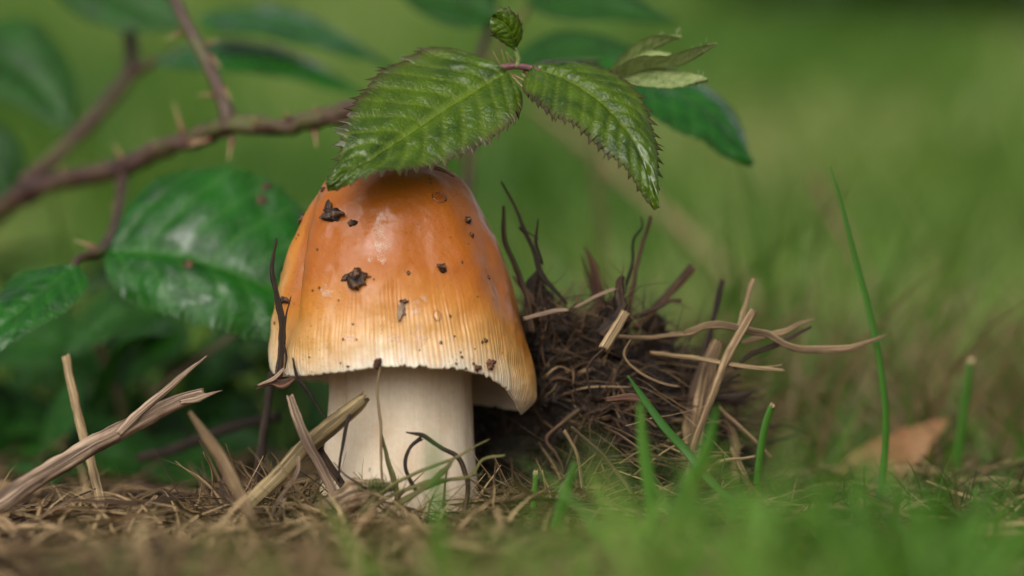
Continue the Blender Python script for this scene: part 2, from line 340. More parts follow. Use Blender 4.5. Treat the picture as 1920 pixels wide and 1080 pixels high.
# ------------------------------------------------------------------ mushroom
AX = P(752, 980, 0)
mush = tag(empty('mushroom', (AX[0], 0, 0)), 'wet orange mushroom with striped pale margin and thick cream stem', 'mushroom')
tab = np.array([(298, 742, 742.5), (299.5, 722, 766), (303, 698, 796), (308, 672, 818), (317, 648, 838), (330, 624, 858), (345, 605, 874), (370, 586, 891), (400, 568, 906), (450, 547, 929), (500, 530, 949), (560, 515, 968),
                (620, 505, 987), (650, 501, 995), (680, 501, 1001), (705, 505, 1005), (730, 512, 1004), (755, 522, 994), (785, 540, 962)], float)
dense = spline(tab, 700)
for _ in range(30): dense[1:-1] = (dense[:-2]+2*dense[1:-1]+dense[2:])/4
arc = np.concatenate([[0], np.cumsum(np.hypot(np.diff(dense[:, 0]), np.diff((dense[:, 2]-dense[:, 1])/2)))])
dense[:, 0] = np.maximum.accumulate(dense[:, 0]+np.arange(700)*1e-6)
rim = [(-180, 690), (-165, 699), (-150, 702), (-130, 700), (-115, 694), (-105, 687), (-95, 682), (-80, 684), (-62, 688), (-52, 697), (-40, 720), (-28, 746), (-15, 767), (0, 777), (12, 772), (30, 770), (60, 762), (90, 745), (120, 727), (150, 713), (180, 690)]
rd_, ry_ = np.array(rim, float).T
def rimY(th):
    d = np.degrees((th+math.pi) % (2*math.pi)-math.pi); g = np.linspace(-180, 180, 721); v = np.interp(g, rd_, ry_)
    k = np.exp(-np.linspace(-2, 2, 17)**2); k /= k.sum(); v = np.convolve(np.concatenate([v[-9:-1], v, v[1:9]]), k, 'valid')
    return np.interp(d, g, v)
def ga(x, s): return np.exp(-(x/s)**2)
def cap_pt(th, a, inset=0.0):
    """th: azimuth (0 = +x, -90 deg towards the camera), a: arc position (px) down the bell, inset: cm under the skin"""
    y = np.interp(a, arc, dense[:, 0]); Lx = np.interp(a, arc, dense[:, 1]); Rx = np.interp(a, arc, dense[:, 2])
    cx, R = (Lx+Rx)/2, (Rx-Lx)/2/PXCM-inset
    dg = np.degrees((th+math.pi) % (2*math.pi)-math.pi)
    fy = ga(y-500, 130)
    dd = -.55*ga(dg+152-(y-500)*.05, 10)*ga(y-520, 110)-.16*ga(dg+160, 8)*ga(y-640, 40)+.10*ga(dg+133, 14)*ga(y-480, 140)
    dd = dd+.10*ga(dg+52, 12)*ga(y-500, 120)-.13*ga(dg+76, 16)*ga(y-440, 90)-.10*ga(dg+30, 12)*ga(y-520, 110)-.06*ga(dg+112, 22)*ga(y-430, 70)
    dd = dd+.05*np.sin(th*5+y*.01)*np.clip((y-480)/200, 0, 1)
    q = np.stack([np.cos(th)*R*.6, np.sin(th)*R*.6, y/PXCM*.6], -1); dd = dd+.09*fbm(q, 1.0, 3)*np.clip(R, 0, 1)+.015*fbm(q+5, 5.0, 2)*np.clip(R, 0, 1)
    Rr = np.maximum(R+dd*np.clip(R, 0, 1), 0)
    return np.stack([(cx-HORX)/PXCM+Rr*np.cos(th), Rr*np.sin(th), CAMZ+(HORY-y)/PXCM], -1)
NTH, NS, NI = 1295, 150, 36
th = np.linspace(-math.pi, math.pi, NTH, endpoint=False)
ry = rimY(th)+1.2*vnoise(np.stack([th*60, 0*th, 0*th], -1))+.8*vnoise(np.stack([th*150, 0*th+9, 0*th], -1))
ry = ry-4.5*np.clip(vnoise(np.stack([th*38, 0*th+2, 0*th], -1))-.45, 0, 1)*2
ar = np.interp(ry, dense[:, 0], arc)
s = np.linspace(0, 1, NS)[:, None]**.9
A_ = s*ar[None]; TH = np.broadcast_to(th, A_.shape)
Vo = cap_pt(TH, A_)
rdist = (ar[None]-A_)/PXCM
ph = TH*185+3.4*vnoise(np.stack([TH*14, rdist*.25, 0*TH], -1))+1.2*vnoise(np.stack([TH*45, rdist*.5, 0*TH+3], -1))
amp = .009*np.clip((1.75+.5*vnoise(np.stack([TH*9, 0*TH, 0*TH+5], -1))-rdist)/.9, 0, 1)*np.clip(rdist/.08+.4, 0, 1)*np.clip(.8+.7*vnoise(np.stack([TH*32, rdist*.6, 0*TH+8], -1)), .15, 1.3)
radial = nrm(np.stack([np.cos(TH), np.sin(TH), 0*TH+.25], -1))
wave = np.cos(ph); Vo = Vo+radial*(amp*wave)[..., None]
stria = np.clip(-wave, 0, 1)*np.clip(amp/.009, 0, 1)
si = np.linspace(0, 1, NI)[1:, None]
Ai = ar[None]-si*np.maximum(ar[None]-np.interp(600., dense[:, 0], arc), 40.)
TI = np.broadcast_to(th, Ai.shape)
gil = .03*np.cos(TI*150)*np.clip(si*6, 0, 1)
Vi = cap_pt(TI, Ai, inset=.09+.30*si**.8+gil)
Vi[0] = (Vo[-1]*.45+Vi[0]*.55)+np.array([0, 0, -.035])
Vc = np.vstack([Vo.reshape(-1, 3), Vi.reshape(-1, 3)])
nr = NS+NI-1; idx = np.arange(nr*NTH).reshape(nr, NTH)
F = np.stack([idx[:-1], idx[1:], np.roll(idx[1:], -1, 1), np.roll(idx[:-1], -1, 1)], -1).reshape(-1, 4)
zi = np.zeros(Vi.shape[0]*NTH)
capo = obj('cap', Vc, F, M['cap'], mush, {'rimdist': np.concatenate([(rdist*(1-.5*np.clip((-150-np.degrees(TH))/12, 0, 1)*np.clip((170-np.degrees(np.abs(TH)))/-6+2, 0, 1))).ravel(), zi]), 'stria': np.concatenate([stria.ravel(), zi]), 'theta': np.concatenate([TH.ravel(), TI.ravel()])}, origin=(AX[0], 0, 0))
# skin point under a photo pixel
capN = nrm(np.cross(np.roll(Vo, -6, 1)-np.roll(Vo, 6, 1), np.gradient(Vo, axis=0)))
if (capN[60, NTH//4, 1]) > 0: capN = -capN
fm = (np.sin(TH) < .05); Vf, Nf = Vo[fm], capN[fm]; pf = proj(Vf)
def on_cap(px, py):
    d = (pf[:, 0]-px)**2+(pf[:, 1]-py)**2; near = np.where(d < max(9., d.min()+1e-6))[0]
    i = near[np.argmin(Vf[near, 1])]; return Vf[i], Nf[i]
# gills: thin blades under the cap
g = Acc(); ng = 150
for k in range(ng):
    t0 = -math.pi+2*math.pi*(k+.5)/ng; a1 = np.interp(rimY(np.array([t0]))[0], dense[:, 0], arc); a0 = np.interp(600., dense[:, 0], arc)
    aa = np.linspace(a1-4, min(a0, a1-30), 9); e0 = cap_pt(np.full(9, t0), aa, .08+.25*np.linspace(0, 1, 9)); wdt = .03+.33*np.sin(np.linspace(0, math.pi*.6, 9))
    ctr = np.array([AX[0], 0, 0]); inn = e0-np.stack([np.cos(t0)*wdt, np.sin(t0)*wdt, 0*wdt], -1)
    Vg = np.stack([e0, inn], 1).reshape(-1, 3); ii = np.arange(18).reshape(9, 2)
    g.add(Vg, np.stack([ii[:-1, 0], ii[:-1, 1], ii[1:, 1], ii[1:, 0]], -1), {'u': 0.})
tag(g.obj('gills', M['gill'], parent=mush, origin=(AX[0], 0, 0)), kind='stuff')
# stem
yy = np.array([560, 690, 740, 800, 860, 920, 970, 1010, 1060]); lx = np.array([632, 630, 630, 626, 620, 614, 606, 600, 590]); rx = np.array([880, 884, 885, 887, 890, 895, 901, 906, 910])
NZ, NA = 120, 220; a = np.linspace(-math.pi, math.pi, NA, endpoint=False)[None]; ysr = np.linspace(560, 1060, NZ)[:, None]
Lx, Rx = np.interp(ysr, yy, lx), np.interp(ysr, yy, rx); cx, R = (Lx+Rx)/2, (Rx-Lx)/2/PXCM
dg = np.degrees(a); q = np.stack([np.cos(a)*1.6+0*ysr, np.sin(a)*1.6+0*ysr, ysr/PXCM*.35+0*a], -1)
R = R*np.ones_like(a)+.05*fbm(q, .9, 3)-.20*ga(dg+152, 7)*np.ones_like(ysr)+.22*ga(dg+172, 14)+.012*np.sin(a*9+1)+.004*np.sin(a*23)
Vs = np.stack([(cx-HORX)/PXCM+R*np.cos(a), R*np.sin(a), CAMZ+(HORY-ysr)/PXCM+0*a], -1)
idx = np.arange(NZ*NA).reshape(NZ, NA); F = np.stack([idx[:-1], np.roll(idx[:-1], -1, 1), np.roll(idx[1:], -1, 1), idx[1:]], -1).reshape(-1, 4)[:, ::-1]
obj('stem', Vs.reshape(-1, 3), F, M['stem'], mush, {'theta': (a+0*ysr).ravel()}, origin=(AX[0], 0, 0))

# ------------------------------------------------------------------ soil crumbs, water drops and whitish films on the cap
ICO = bpy.data.meshes.new('tmp')
import bmesh
bm = bmesh.new(); bmesh.ops.create_icosphere(bm, subdivisions=3, radius=1); bm.verts.ensure_lookup_table()
icoV3 = np.array([v.co[:] for v in bm.verts]); icoF3 = np.array([[v.index for v in f.verts] for f in bm.faces]); bm.free()
bm = bmesh.new(); bmesh.ops.create_icosphere(bm, subdivisions=1, radius=1); icoV1 = np.array([v.co[:] for v in bm.verts]); icoF1 = np.array([[v.index for v in f.verts] for f in bm.faces]); bm.free()
def lump(c, N, sx, sy, sn, seed, amp=.45, hi=True):
    """uneven lump sitting on a skin point c with normal N; half sizes in cm"""
    V, F = (icoV3, icoF3) if hi else (icoV1, icoF1)
    r = 1+amp*fbm(V+seed*3.7, 1.6, 3)+ (amp*.35*vnoise(V+seed, 5) if hi else 0)
    V = V*r[:, None]
    X = nrm(np.cross(np.array([0, 0, 1.]), N)); Z = np.cross(N, X)
    return c+V[:, :1]*sx*X+V[:, 1:2]*sy*Z+(V[:, 2:]*.9+.35)*sn*N, F
big_crumbs = [(620, 404, 20, 11, 'largest glossy black soil crumb near the top of the orange cap', 'wet'), (616, 386, 8, 10, 'small upright black crumb touching the largest crumb on the cap', 'wet'),
              (666, 518, 17, 16, 'round dark crumb with tan core on the middle of the orange cap', 'wet'), (658, 419, 7, 6, 'reddish brown flake below the largest black crumb on the cap', 'red'),
              (753, 580, 7, 13, 'slender grey brown bark chip stuck upright on the cap', 'bark'), (757, 563, 5, 4, 'little black grain just above the slender bark chip on the cap', 'wet'),
              (878, 410, 8, 6, 'black crumb high beside the sloping outline of the cap', 'wet'), (885, 438, 4.5, 4, 'black grain under the crumb near the sloping outline of the cap', 'wet'),
              (831, 501, 8, 8, 'black crumb with wet rim above the pinkish highlight of the cap', 'wet'), (920, 686, 9, 9, 'brown crumb on the drooping striped lobe of the cap margin', 'red'),
              (897, 691, 5, 6, 'small brown chip beside the crumb on the drooping margin lobe', 'red'), (711, 681, 7, 8, 'reddish crumb holding a rootlet at the cap margin', 'red'),
              (645, 520, 5, 5, 'black grain beside the round tan cored crumb', 'wet'), (531, 562, 11, 6, 'black clot caught behind the upright straw at the side of the cap', 'wet'),
              (563, 409, 5, 8, 'black clot on the shaded outline of the cap shoulder', 'wet'), (604, 354, 5, 5, 'black grain on the cap beside the tip of the bramble leaf', 'wet')]
for k, (x, y, sx, sy, lab, kind) in enumerate(big_crumbs):
    c, N = on_cap(x, y); V, F = lump(c, N, sx/PXCM, sy/PXCM, .8*min(sx, sy)/PXCM, k+2, .7)
    z = np.zeros(len(V))
    tag(obj('soil_crumb' if kind != 'bark' else 'bark_chip', V, F, M['crumb'] if kind == 'wet' else (M['red'] if kind == 'red' else M['grey']), attrs={'u': V[:, 2], 'v': V[:, 0]*.4, 'rnd': z+.3}, origin=c), lab, 'crumb', 'soil crumbs on the cap')
specks = [(767, 510, 4), (868, 491, 2.5), (919, 519, 3.5), (847, 592, 3.5), (912, 638, 4.5), (906, 640, 3), (889, 684, 3.5), (826, 643, 3), (853, 628, 2.5), (868, 668, 3), (641, 636, 3), (668, 634, 2.5), (578, 669, 2.5), (651, 688, 2.5),
          (785, 656, 2), (634, 561, 2), (594, 465, 2.5), (691, 518, 3), (808, 333, 2.5), (811, 342, 2), (660, 606, 2), (596, 541, 3), (584, 545, 2), (825, 638, 2), (866, 660, 2.5), (856, 679, 3), (700, 521, 2), (880, 456, 2),
          (513, 607, 4), (524, 512, 3), (557, 440, 2.5), (553, 447, 2), (893, 653, 2), (898, 556, 2), (638, 683, 2), (748, 586, 2.5), (875, 690, 2.5), (635, 702, 2)]
for k, (x, y, r) in enumerate(specks):
    c, N = on_cap(x, y); V, F = lump(c, N, r/PXCM*random.uniform(.8, 1.4), r/PXCM, .6*r/PXCM, k+31, .5, hi=False)
    tag(obj('soil_speck', V, F, M['crumb'], origin=c), 'tiny dark soil speck stuck to the orange mushroom cap', 'soil speck', 'specks dotted over the cap')
films = [(715, 452, 20, 38, 'tall thin whitish film on the upper middle of the cap', .008), (655, 630, 15, 11, 'small whitish patch on the pale striped zone below the round crumb', .012), (741, 632, 10, 10, 'small square whitish patch beside the broad whitish patch on the striped zone', .012),
         (786, 628, 17, 24, 'broad whitish patch on the striped zone below the bark chip', .012), (783, 578, 13, 14, 'whitish patch beside the slender bark chip', .012), (608, 544, 13, 11, 'small whitish patch between two specks on the cap flank', .010),
         (826, 369, 16, 12, 'oval water drop near the top of the cap', .021), (820, 590, 7, 11, 'clear round water drop above the striped zone', .03), (798, 555, 8, 10, 'small whitish patch above the clear round drop', .010), (694, 484, 6, 6, 'small whitish spot under the tall thin film', .010)]
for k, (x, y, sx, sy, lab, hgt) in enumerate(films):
    if hgt > .02:
        c, N = on_cap(x, y); V, F = lump(c, N, sx/PXCM, sy/PXCM, hgt*1.6, k, .06); tag(obj('water_drop', V, F, M['water'], origin=c), lab, 'water', 'wet patches on the cap'); continue
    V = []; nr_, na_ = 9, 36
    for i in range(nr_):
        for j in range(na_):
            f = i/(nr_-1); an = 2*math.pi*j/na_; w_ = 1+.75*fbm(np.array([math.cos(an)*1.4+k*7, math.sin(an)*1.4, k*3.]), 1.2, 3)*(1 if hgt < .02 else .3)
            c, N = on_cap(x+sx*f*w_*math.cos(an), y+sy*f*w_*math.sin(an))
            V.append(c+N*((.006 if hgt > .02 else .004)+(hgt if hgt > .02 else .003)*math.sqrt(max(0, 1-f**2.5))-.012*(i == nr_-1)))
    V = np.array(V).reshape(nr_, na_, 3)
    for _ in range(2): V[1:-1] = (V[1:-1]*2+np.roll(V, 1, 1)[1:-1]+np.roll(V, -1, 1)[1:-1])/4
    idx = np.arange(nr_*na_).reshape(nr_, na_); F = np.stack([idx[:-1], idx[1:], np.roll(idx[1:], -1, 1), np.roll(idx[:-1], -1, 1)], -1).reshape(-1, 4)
    tag(obj('pale_film' if hgt < .02 else 'water_drop', V.reshape(-1, 3), F, M['water'] if hgt > .02 else M['film'], origin=V[0, 0]), lab, 'water', 'wet patches on the cap')

# ------------------------------------------------------------------ bramble leaves
def leaf(name, mid, side, wl, wr, mat, parent, fold=10, curl=.1, teeth=22, quilt=.03, rnd=None, nv=8, tooth=.09, droop=0.0, wave=.04, face=(0, -1, .7), shp=(.45, .95), fine=True):
    """leaf blade around the spline mid (cm, base to tip); side: rough direction of the first half; wl, wr: half widths (cm)"""
    nt_ = teeth*(5 if fine else 3); ns = 13 if fine else 7; seed = random.random()*50
    C = spline(mid, nt_+1); T = nrm(np.gradient(C, axis=0)); S = np.array(side, float); S = nrm(S-(T*S).sum(1, keepdims=True)*T)
    N = np.cross(T, S); fc = np.array(face, float)
    if (N@fc).sum() < 0: N = -N
    t = np.linspace(0, 1, nt_+1); al, be = shp; wp = (t+1e-4)**al*(1-t)**be; tm = al/(al+be); wp /= tm**al*(1-tm)**be
    L = np.linalg.norm(np.diff(C, axis=0), axis=1).sum()
    fr = (t*teeth) % 1.0; dbl = .65+.35*np.sign(np.sin(t*teeth*math.pi*.999+.3)); jag = tooth*L*.2*(fr**1.2)*dbl*np.clip((1-t)*6, 0, 1)*np.clip(t*9, 0, 1)
    sv = np.linspace(-1, 1, 2*ns+1); rnd = random.random() if rnd is None else rnd
    V = np.zeros((nt_+1, 2*ns+1, 3)); vein = np.zeros(V.shape[:2]); edge = np.zeros(V.shape[:2])
    for j, s_ in enumerate(sv):
        W = (wl if s_ > 0 else wr)*wp; a_ = abs(s_); ex = jag if a_ > .999 else (jag*.35 if a_ > 1-1.01/ns else 0*jag)
        phs = (t-.2*a_)*nv; q = np.abs(np.sin(math.pi*phs)); vv = np.exp(-((np.abs((phs % 1)-.0)-np.round(phs % 1))*10)**2)
        h = quilt*(q**.6)*np.clip(a_*5, 0, 1)*(1-a_**3*.8)-quilt*.9*math.exp(-(s_/.06)**2)
        pn = np.stack([C[:, 0]*1.0+s_*W, t*L, 0*t+s_], -1)+seed
        h = h+wave*vnoise(pn, .9)*a_*2+.3*quilt*vnoise(pn, 7)+quilt*.38*np.abs(np.sin(math.pi*(a_*(7+3*wp))+t*3))*np.clip(a_*4, 0, 1)*(1-a_**4)
        V[:, j] = C+S*(np.sign(s_)*(a_*W*math.cos(R_(fold))+ex))[:, None]+T*(ex*.9 if a_ > .9 else 0*t)[:, None]+N*(a_*W*math.sin(R_(fold))+h-curl*W*a_**2.2)[:, None]
        vein[:, j] = np.maximum(vv*.8, math.exp(-(s_/.045)**2)); edge[:, j] = a_**6
    ii = np.arange(V.shape[0]*V.shape[1]).reshape(V.shape[:2]); F = np.stack([ii[:-1, :-1], ii[:-1, 1:], ii[1:, 1:], ii[1:, :-1]], -1).reshape(-1, 4)
    at = {'ls': np.broadcast_to(sv, vein.shape).ravel(), 'lt': np.broadcast_to(t[:, None], vein.shape).ravel(), 'vein': vein.ravel(), 'edge': edge.ravel(), 'rnd': np.full(vein.size, rnd)}
    return obj(name, V.reshape(-1, 3), F, mat, parent, at, origin=C[0])
def stalk(name, pts, rad, mat, parent, **k):
    V, F, at = tube(pts, rad, **k); return obj(name, V, F, mat, parent, at, origin=np.array(pts[0]))
def thorns(parent, mat, pts, lst):
    for (bx, by, tx, ty, Y, r) in lst:
        b, t_ = P(bx, by, Y), P(tx, ty, Y-.15); V, F, at = tube([b, (b+t_)/2+np.array([0, 0, .01]), t_], [r, r*.45, r*.06], n=7, sides=7)
        obj('thorn', V, F, mat, parent, at, origin=b)

c0 = P(-60, 432, 13)
br = tag(empty('bramble', (c0[0], c0[1], 0)), 'thorny bramble cane arching over the mushroom with young toothed leaves', 'bramble')
main = [P(-90, 445, 14), P(0, 395, 12.5), P(60, 352, 11.5), P(140, 338, 10.5), P(230, 315, 9.5), P(330, 270, 8), P(430, 243, 6.5), P(560, 233, 5.2), P(640, 212, 4.4), P(720, 182, 3.2), P(820, 155, 1.6), P(900, 140, .5), P(948, 130, -.1)]
rm = [.29, .28, .27, .25, .27, .24, .23, .22, .26, .24, .15, .1, .075]
cane = stalk('cane', main, rm, M['cane'], br, n=160, sides=16, rough=.3, flute=.05, crook=.09)
thorns(cane, M['thorn'], None, [(232, 305, 212, 268, 9.3, .1), (345, 255, 325, 190, 7.8, .1), (352, 268, 400, 262, 7, .09), (436, 258, 428, 305, 6.3, .1), (590, 245, 594, 280, 4.8, .08), (540, 222, 534, 205, 5.2, .07), (592, 212, 588, 196, 4.7, .07),
                                (232, 325, 215, 350, 9.3, .08), (300, 285, 285, 262, 8.3, .07), (395, 262, 350, 275, 6.6, .09), (120, 335, 112, 305, 10.5, .08), (480, 235, 472, 214, 5.7, .07)])
up = stalk('cane', [P(318, -20, 8.2), P(350, 45, 7.6), P(385, 112, 7.1), P(410, 165, 6.7), P(424, 205, 6.4), P(428, 242, 6.4)], [.15, .16, .17, .17, .21, .24], M['cane'], br, n=60, sides=12, rough=.12)
thorns(up, M['thorn'], None, [(384, 85, 412, 74, 7.1, .07), (340, 60, 310, 76, 7.6, .07), (402, 180, 370, 178, 6.5, .07), (395, 105, 415, 130, 6.7, .09), (418, 165, 434, 190, 6.2, .09)])
bk = stalk('cane', [P(242, 40, 16), P(246, 110, 15.5), P(240, 145, 15), P(180, 218, 14), P(105, 292, 13), P(45, 345, 12)], [.2, .21, .26, .23, .23, .24], M['cane'], br, n=60, sides=12, rough=.12)
stalk('petiole', [P(246, 140, 15), P(285, 118, 14.5), P(330, 104, 14)], [.16, .13, .12], M['cane'], br, n=20)
dn = stalk('petiole', [P(232, 315, 9.5), P(226, 365, 8.5), P(212, 430, 6.5), P(188, 470, 4.6), P(150, 484, 3.6), P(138, 500, 3.0)], [.16, .13, .13, .15, .1, .07], M['cane'], br, n=48, sides=10, rough=.15)
thorns(dn, M['thorn'], None, [(180, 466, 138, 450, 4.8, .09), (222, 380, 205, 390, 8, .06)])
# the in-focus pair of young leaves and the shoot tip
stalk('petiole', [P(925, 130, -.2), P(945, 126, -.25), P(975, 124, -.3), P(1004, 130, -.3), P(1014, 142, -.35)], [.09, .085, .08, .075, .05], M['petiole'], br, n=30, sides=10, rough=.25)
leaf('leaf', [P(946, 136, -.3), P(870, 178, -.9), P(780, 238, -1.8), P(695, 296, -2.7), P(612, 349, -3.2)], (-.05, .78, .78), 1.9, 1.5, M['leaf_young'], br, fold=7, curl=.16, teeth=34, quilt=.085, nv=11, tooth=.2, rnd=.31, shp=(.42, 1.05), wave=.12)
leaf('leaf', [P(1002, 128, -.3), P(1070, 150, -.8), P(1145, 205, -1.3), P(1200, 285, -1.8), P(1230, 393, -2.1)], (.62, .62, .42), 1.12, 1.32, M['leaf_young'], br, fold=4, curl=.2, teeth=34, quilt=.075, nv=12, tooth=.2, rnd=.72, shp=(.42, 1.0), wave=.08)
stalk('petiole', [P(968, 126, -.3), P(972, 112, -.35), P(966, 96, -.4), P(962, 84, -.4)], [.07, .06, .06, .04], M['leaf_bud'], br, n=16)
leaf('leaf', [P(966, 92, -.4), P(962, 70, -.6), P(948, 46, -.75), P(922, 30, -.8)], (.85, .1, .45), .36, .42, M['leaf_young'], br, fold=24, curl=.35, teeth=14, quilt=.03, nv=7, tooth=.45, rnd=.5, shp=(.85, .42), wave=.1)
bst = stalk('petiole', [P(985, 134, -.2), P(1040, 156, .6), P(1100, 160, 1.1), P(1160, 150, 1.3)], [.06, .06, .06, .07], M['leaf_bud'], br, n=24)
buds = [([P(1148, 150, 1.3), P(1190, 118, 1.1), P(1235, 86, 1.0), P(1278, 68, .9)], (.35, .9, .3), .42, .5, 52), ([P(1155, 152, 1.1), P(1215, 128, .7), P(1275, 122, .5), P(1345, 82, .4)], (.3, .9, .35), .45, .62, 48), ([P(1160, 156, 1.0), P(1220, 158, .6), P(1280, 160, .4), P(1328, 152, .3)], (0, .85, .55), .5, .26, 30)]
for i, (mp, sd, a1, a2, fo) in enumerate(buds):
    lf = leaf('bud_leaf', mp, sd, a1, a2, M['leaf_bud'], br, fold=fo, curl=.1, teeth=16, quilt=.03, nv=8, tooth=.14, rnd=.2+.3*i, shp=(.4, .75), face=(0, -.4, 1))
    hb = Acc(); cc = spline(mp, 30)
    for k in range(34):
        p = cc[random.randint(2, 28)]+rng.normal(0, .06, 3); d = nrm(np.array([random.uniform(-.6, .3), random.uniform(-.6, .3), random.uniform(.3, 1)]))
        V, F, at = tube([p, p+d*random.uniform(.12, .26)], [.008, .003], n=3, sides=3, rnd=.5); hb.add(V, F, {'u': 0.})
    tag(hb.obj('hairs', M['hair'], parent=lf, origin=np.array(mp[0])), kind='stuff')
for (bx, by, tx, ty, r) in [(940, 126, 924, 96, .02), (948, 124, 940, 92, .02), (958, 122, 948, 96, .018), (955, 138, 995, 178, .025), (962, 140, 1012, 166, .02), (978, 138, 998, 156, .018), (952, 134, 960, 178, .018), (966, 118, 950, 98, .02), (1010, 136, 1020, 160, .02), (936, 138, 930, 160, .02), (985, 136, 1022, 146, .015)]:
    b, t_ = P(bx, by, -.25), P(tx, ty, -.5); V, F, at = tube([b, (b+t_)/2, t_], [r*1.3, r*.8, r*.2], n=6, sides=6); at['tt'] = .3+.7*at['tt']; obj('thorn', V, F, M['thorn'], br, at, origin=b)
# larger leaves on the same cane
big_leaf = leaf('leaf', [P(206, 470, 4.6), P(330, 478, 4.0), P(450, 515, 3.8), P(560, 575, 4.0), P(640, 640, 4.6)], (.1, .55, .9), 3.1, 1.75, M['leaf'], br, fold=8, curl=.22, teeth=30, quilt=.06, nv=8, tooth=.1, rnd=.12, shp=(.42, .8), wave=.14)
lv = np.array([v.co[:] for v in big_leaf.data.vertices])/CM+P(206, 470, 4.6); lpx = proj(lv)
for (x, y, r) in [(487, 380, .16), (500, 352, .11), (352, 500, .12)]:
    V, F = lump(lv[np.argmin(((lpx-np.array([x, y]))**2).sum(1))], np.array([0, -.8, .6]), r, r, .02, x, .4); obj('brown_spot', V, F, M['red'], big_leaf, {'u': V[:, 2], 'v': V[:, 0], 'rnd': V[:, 0]*0+.6}, origin=V.mean(0))
leaf('leaf', [P(138, 500, 3.0), P(70, 556, 2.2), P(-5, 618, 1.6), P(-120, 705, 1.2)], (-.35, .8, .5), 1.6, 1.05, M['leaf'], br, fold=8, curl=.25, teeth=26, quilt=.05, nv=8, tooth=.13, rnd=.83, shp=(.42, .85), wave=.12)
leaf('leaf', [P(1120, 118, 6.5), P(1240, 160, 6), P(1340, 215, 5.6), P(1412, 308, 5.4)], (.3, .82, .38), 2.0, 1.75, M['leaf'], br, fold=4, curl=.22, teeth=26, quilt=.04, nv=8, tooth=.12, rnd=.4, shp=(.4, .8), wave=.1)
stalk('petiole', [P(985, 134, -.2), P(1030, 118, 3), P(1120, 118, 6.5)], [.06, .06, .06], M['cane'], br, n=20)

bb = tag(empty('bramble', (P(100, 400, 26)[0], 26, 0)), 'larger bramble with dark glossy leaves growing behind the thorny cane', 'bramble')
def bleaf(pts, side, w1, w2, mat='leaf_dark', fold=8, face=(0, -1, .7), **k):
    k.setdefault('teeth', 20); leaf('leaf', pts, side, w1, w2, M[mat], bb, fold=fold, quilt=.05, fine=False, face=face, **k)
bleaf([P(960, 120, 11), P(1050, 92, 10.5), P(1150, 100, 10), P(1260, 130, 10)], (0, .85, .5), 1.1, .9)
bleaf([P(930, 30, 12), P(860, 8, 12), P(790, -10, 12), P(720, -40, 12)], (0, .7, .7), 1.3, 1.1)
bleaf([P(990, -10, 13), P(1090, 10, 12.5), P(1180, 20, 12), P(1270, 40, 12)], (0, .8, .6), 1.2, 1.0)
bleaf([P(300, 105, 14), P(430, 105, 13.5), P(560, 130, 13), P(700, 190, 12.5)], (0, .93, .3), 2.1, 1.7, 'leaf', fold=4)
bleaf([P(380, 30, 15), P(500, 40, 14.5), P(620, 80, 14), P(740, 130, 13.5)], (0, .93, .3), 2.2, 1.8, 'leaf', fold=4)
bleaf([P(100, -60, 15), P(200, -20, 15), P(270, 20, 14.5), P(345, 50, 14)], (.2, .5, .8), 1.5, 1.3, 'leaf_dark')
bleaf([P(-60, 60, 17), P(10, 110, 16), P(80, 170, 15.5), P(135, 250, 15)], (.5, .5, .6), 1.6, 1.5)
bleaf([P(-70, 250, 14), P(-20, 300, 14), P(-5, 370, 14), P(-10, 430, 14)], (.9, .3, .2), 1.0, 1.0)
stalk('cane', [P(925, 30, 12.2), P(905, 90, 12), P(895, 130, 12), P(880, 300, 12.5), P(860, 620, 13), P(850, 900, 14)], [.13, .14, .14, .16, .18, .2], M['cane'], bb, n=40, sides=10)
stalk('cane', [P(1000, 0, 13), P(950, 70, 12.5), P(905, 130, 12)], [.1, .1, .1], M['olive'], bb, n=20)
lr = random.Random(5)
for k in range(46):                                           # the shaded leaves low in the bramble
    x = lr.uniform(-60, 520); y = lr.uniform(560, 900); Y = lr.uniform(9, 26); L = lr.uniform(2.6, 4.6); a = lr.uniform(-2.6, .4)
    b = P(x, y, Y); d = np.array([math.cos(a), lr.uniform(-.5, .3), math.sin(a)*.6]); b[2] = max(b[2], .8)
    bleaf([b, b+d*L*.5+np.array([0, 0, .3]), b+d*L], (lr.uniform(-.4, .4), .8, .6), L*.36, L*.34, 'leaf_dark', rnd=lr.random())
for k in range(26):                                           # roof of leaves added over them for shade, reaching out of the picture
    x = lr.uniform(-18, -7.5); Y = lr.uniform(12, 34); z = lr.uniform(6.0, 9.0)+max(0, Y-20)*.15; L = lr.uniform(3.2, 5); a = lr.uniform(0, 6.28)
    if x > -9.5 and Y < 14: continue
    b = np.array([x-1.5, Y, z-2.5]); d = np.array([math.cos(a), math.sin(a), -.25])
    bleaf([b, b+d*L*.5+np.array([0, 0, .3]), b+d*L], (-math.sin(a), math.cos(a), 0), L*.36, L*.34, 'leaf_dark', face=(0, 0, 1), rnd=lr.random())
for k in range(9):
    x = lr.uniform(-60, 500); Y = lr.uniform(12, 26); b = P(x, 900, Y); b[2] = -.2; t_ = b+np.array([lr.uniform(-2, 2), lr.uniform(-2, 2), lr.uniform(3, 6)])
    stalk('cane', [b, (b+t_)/2+np.array([lr.uniform(-.5, .5), 0, 0]), t_], [.15, .13, .09], M['cane'], bb, n=14)

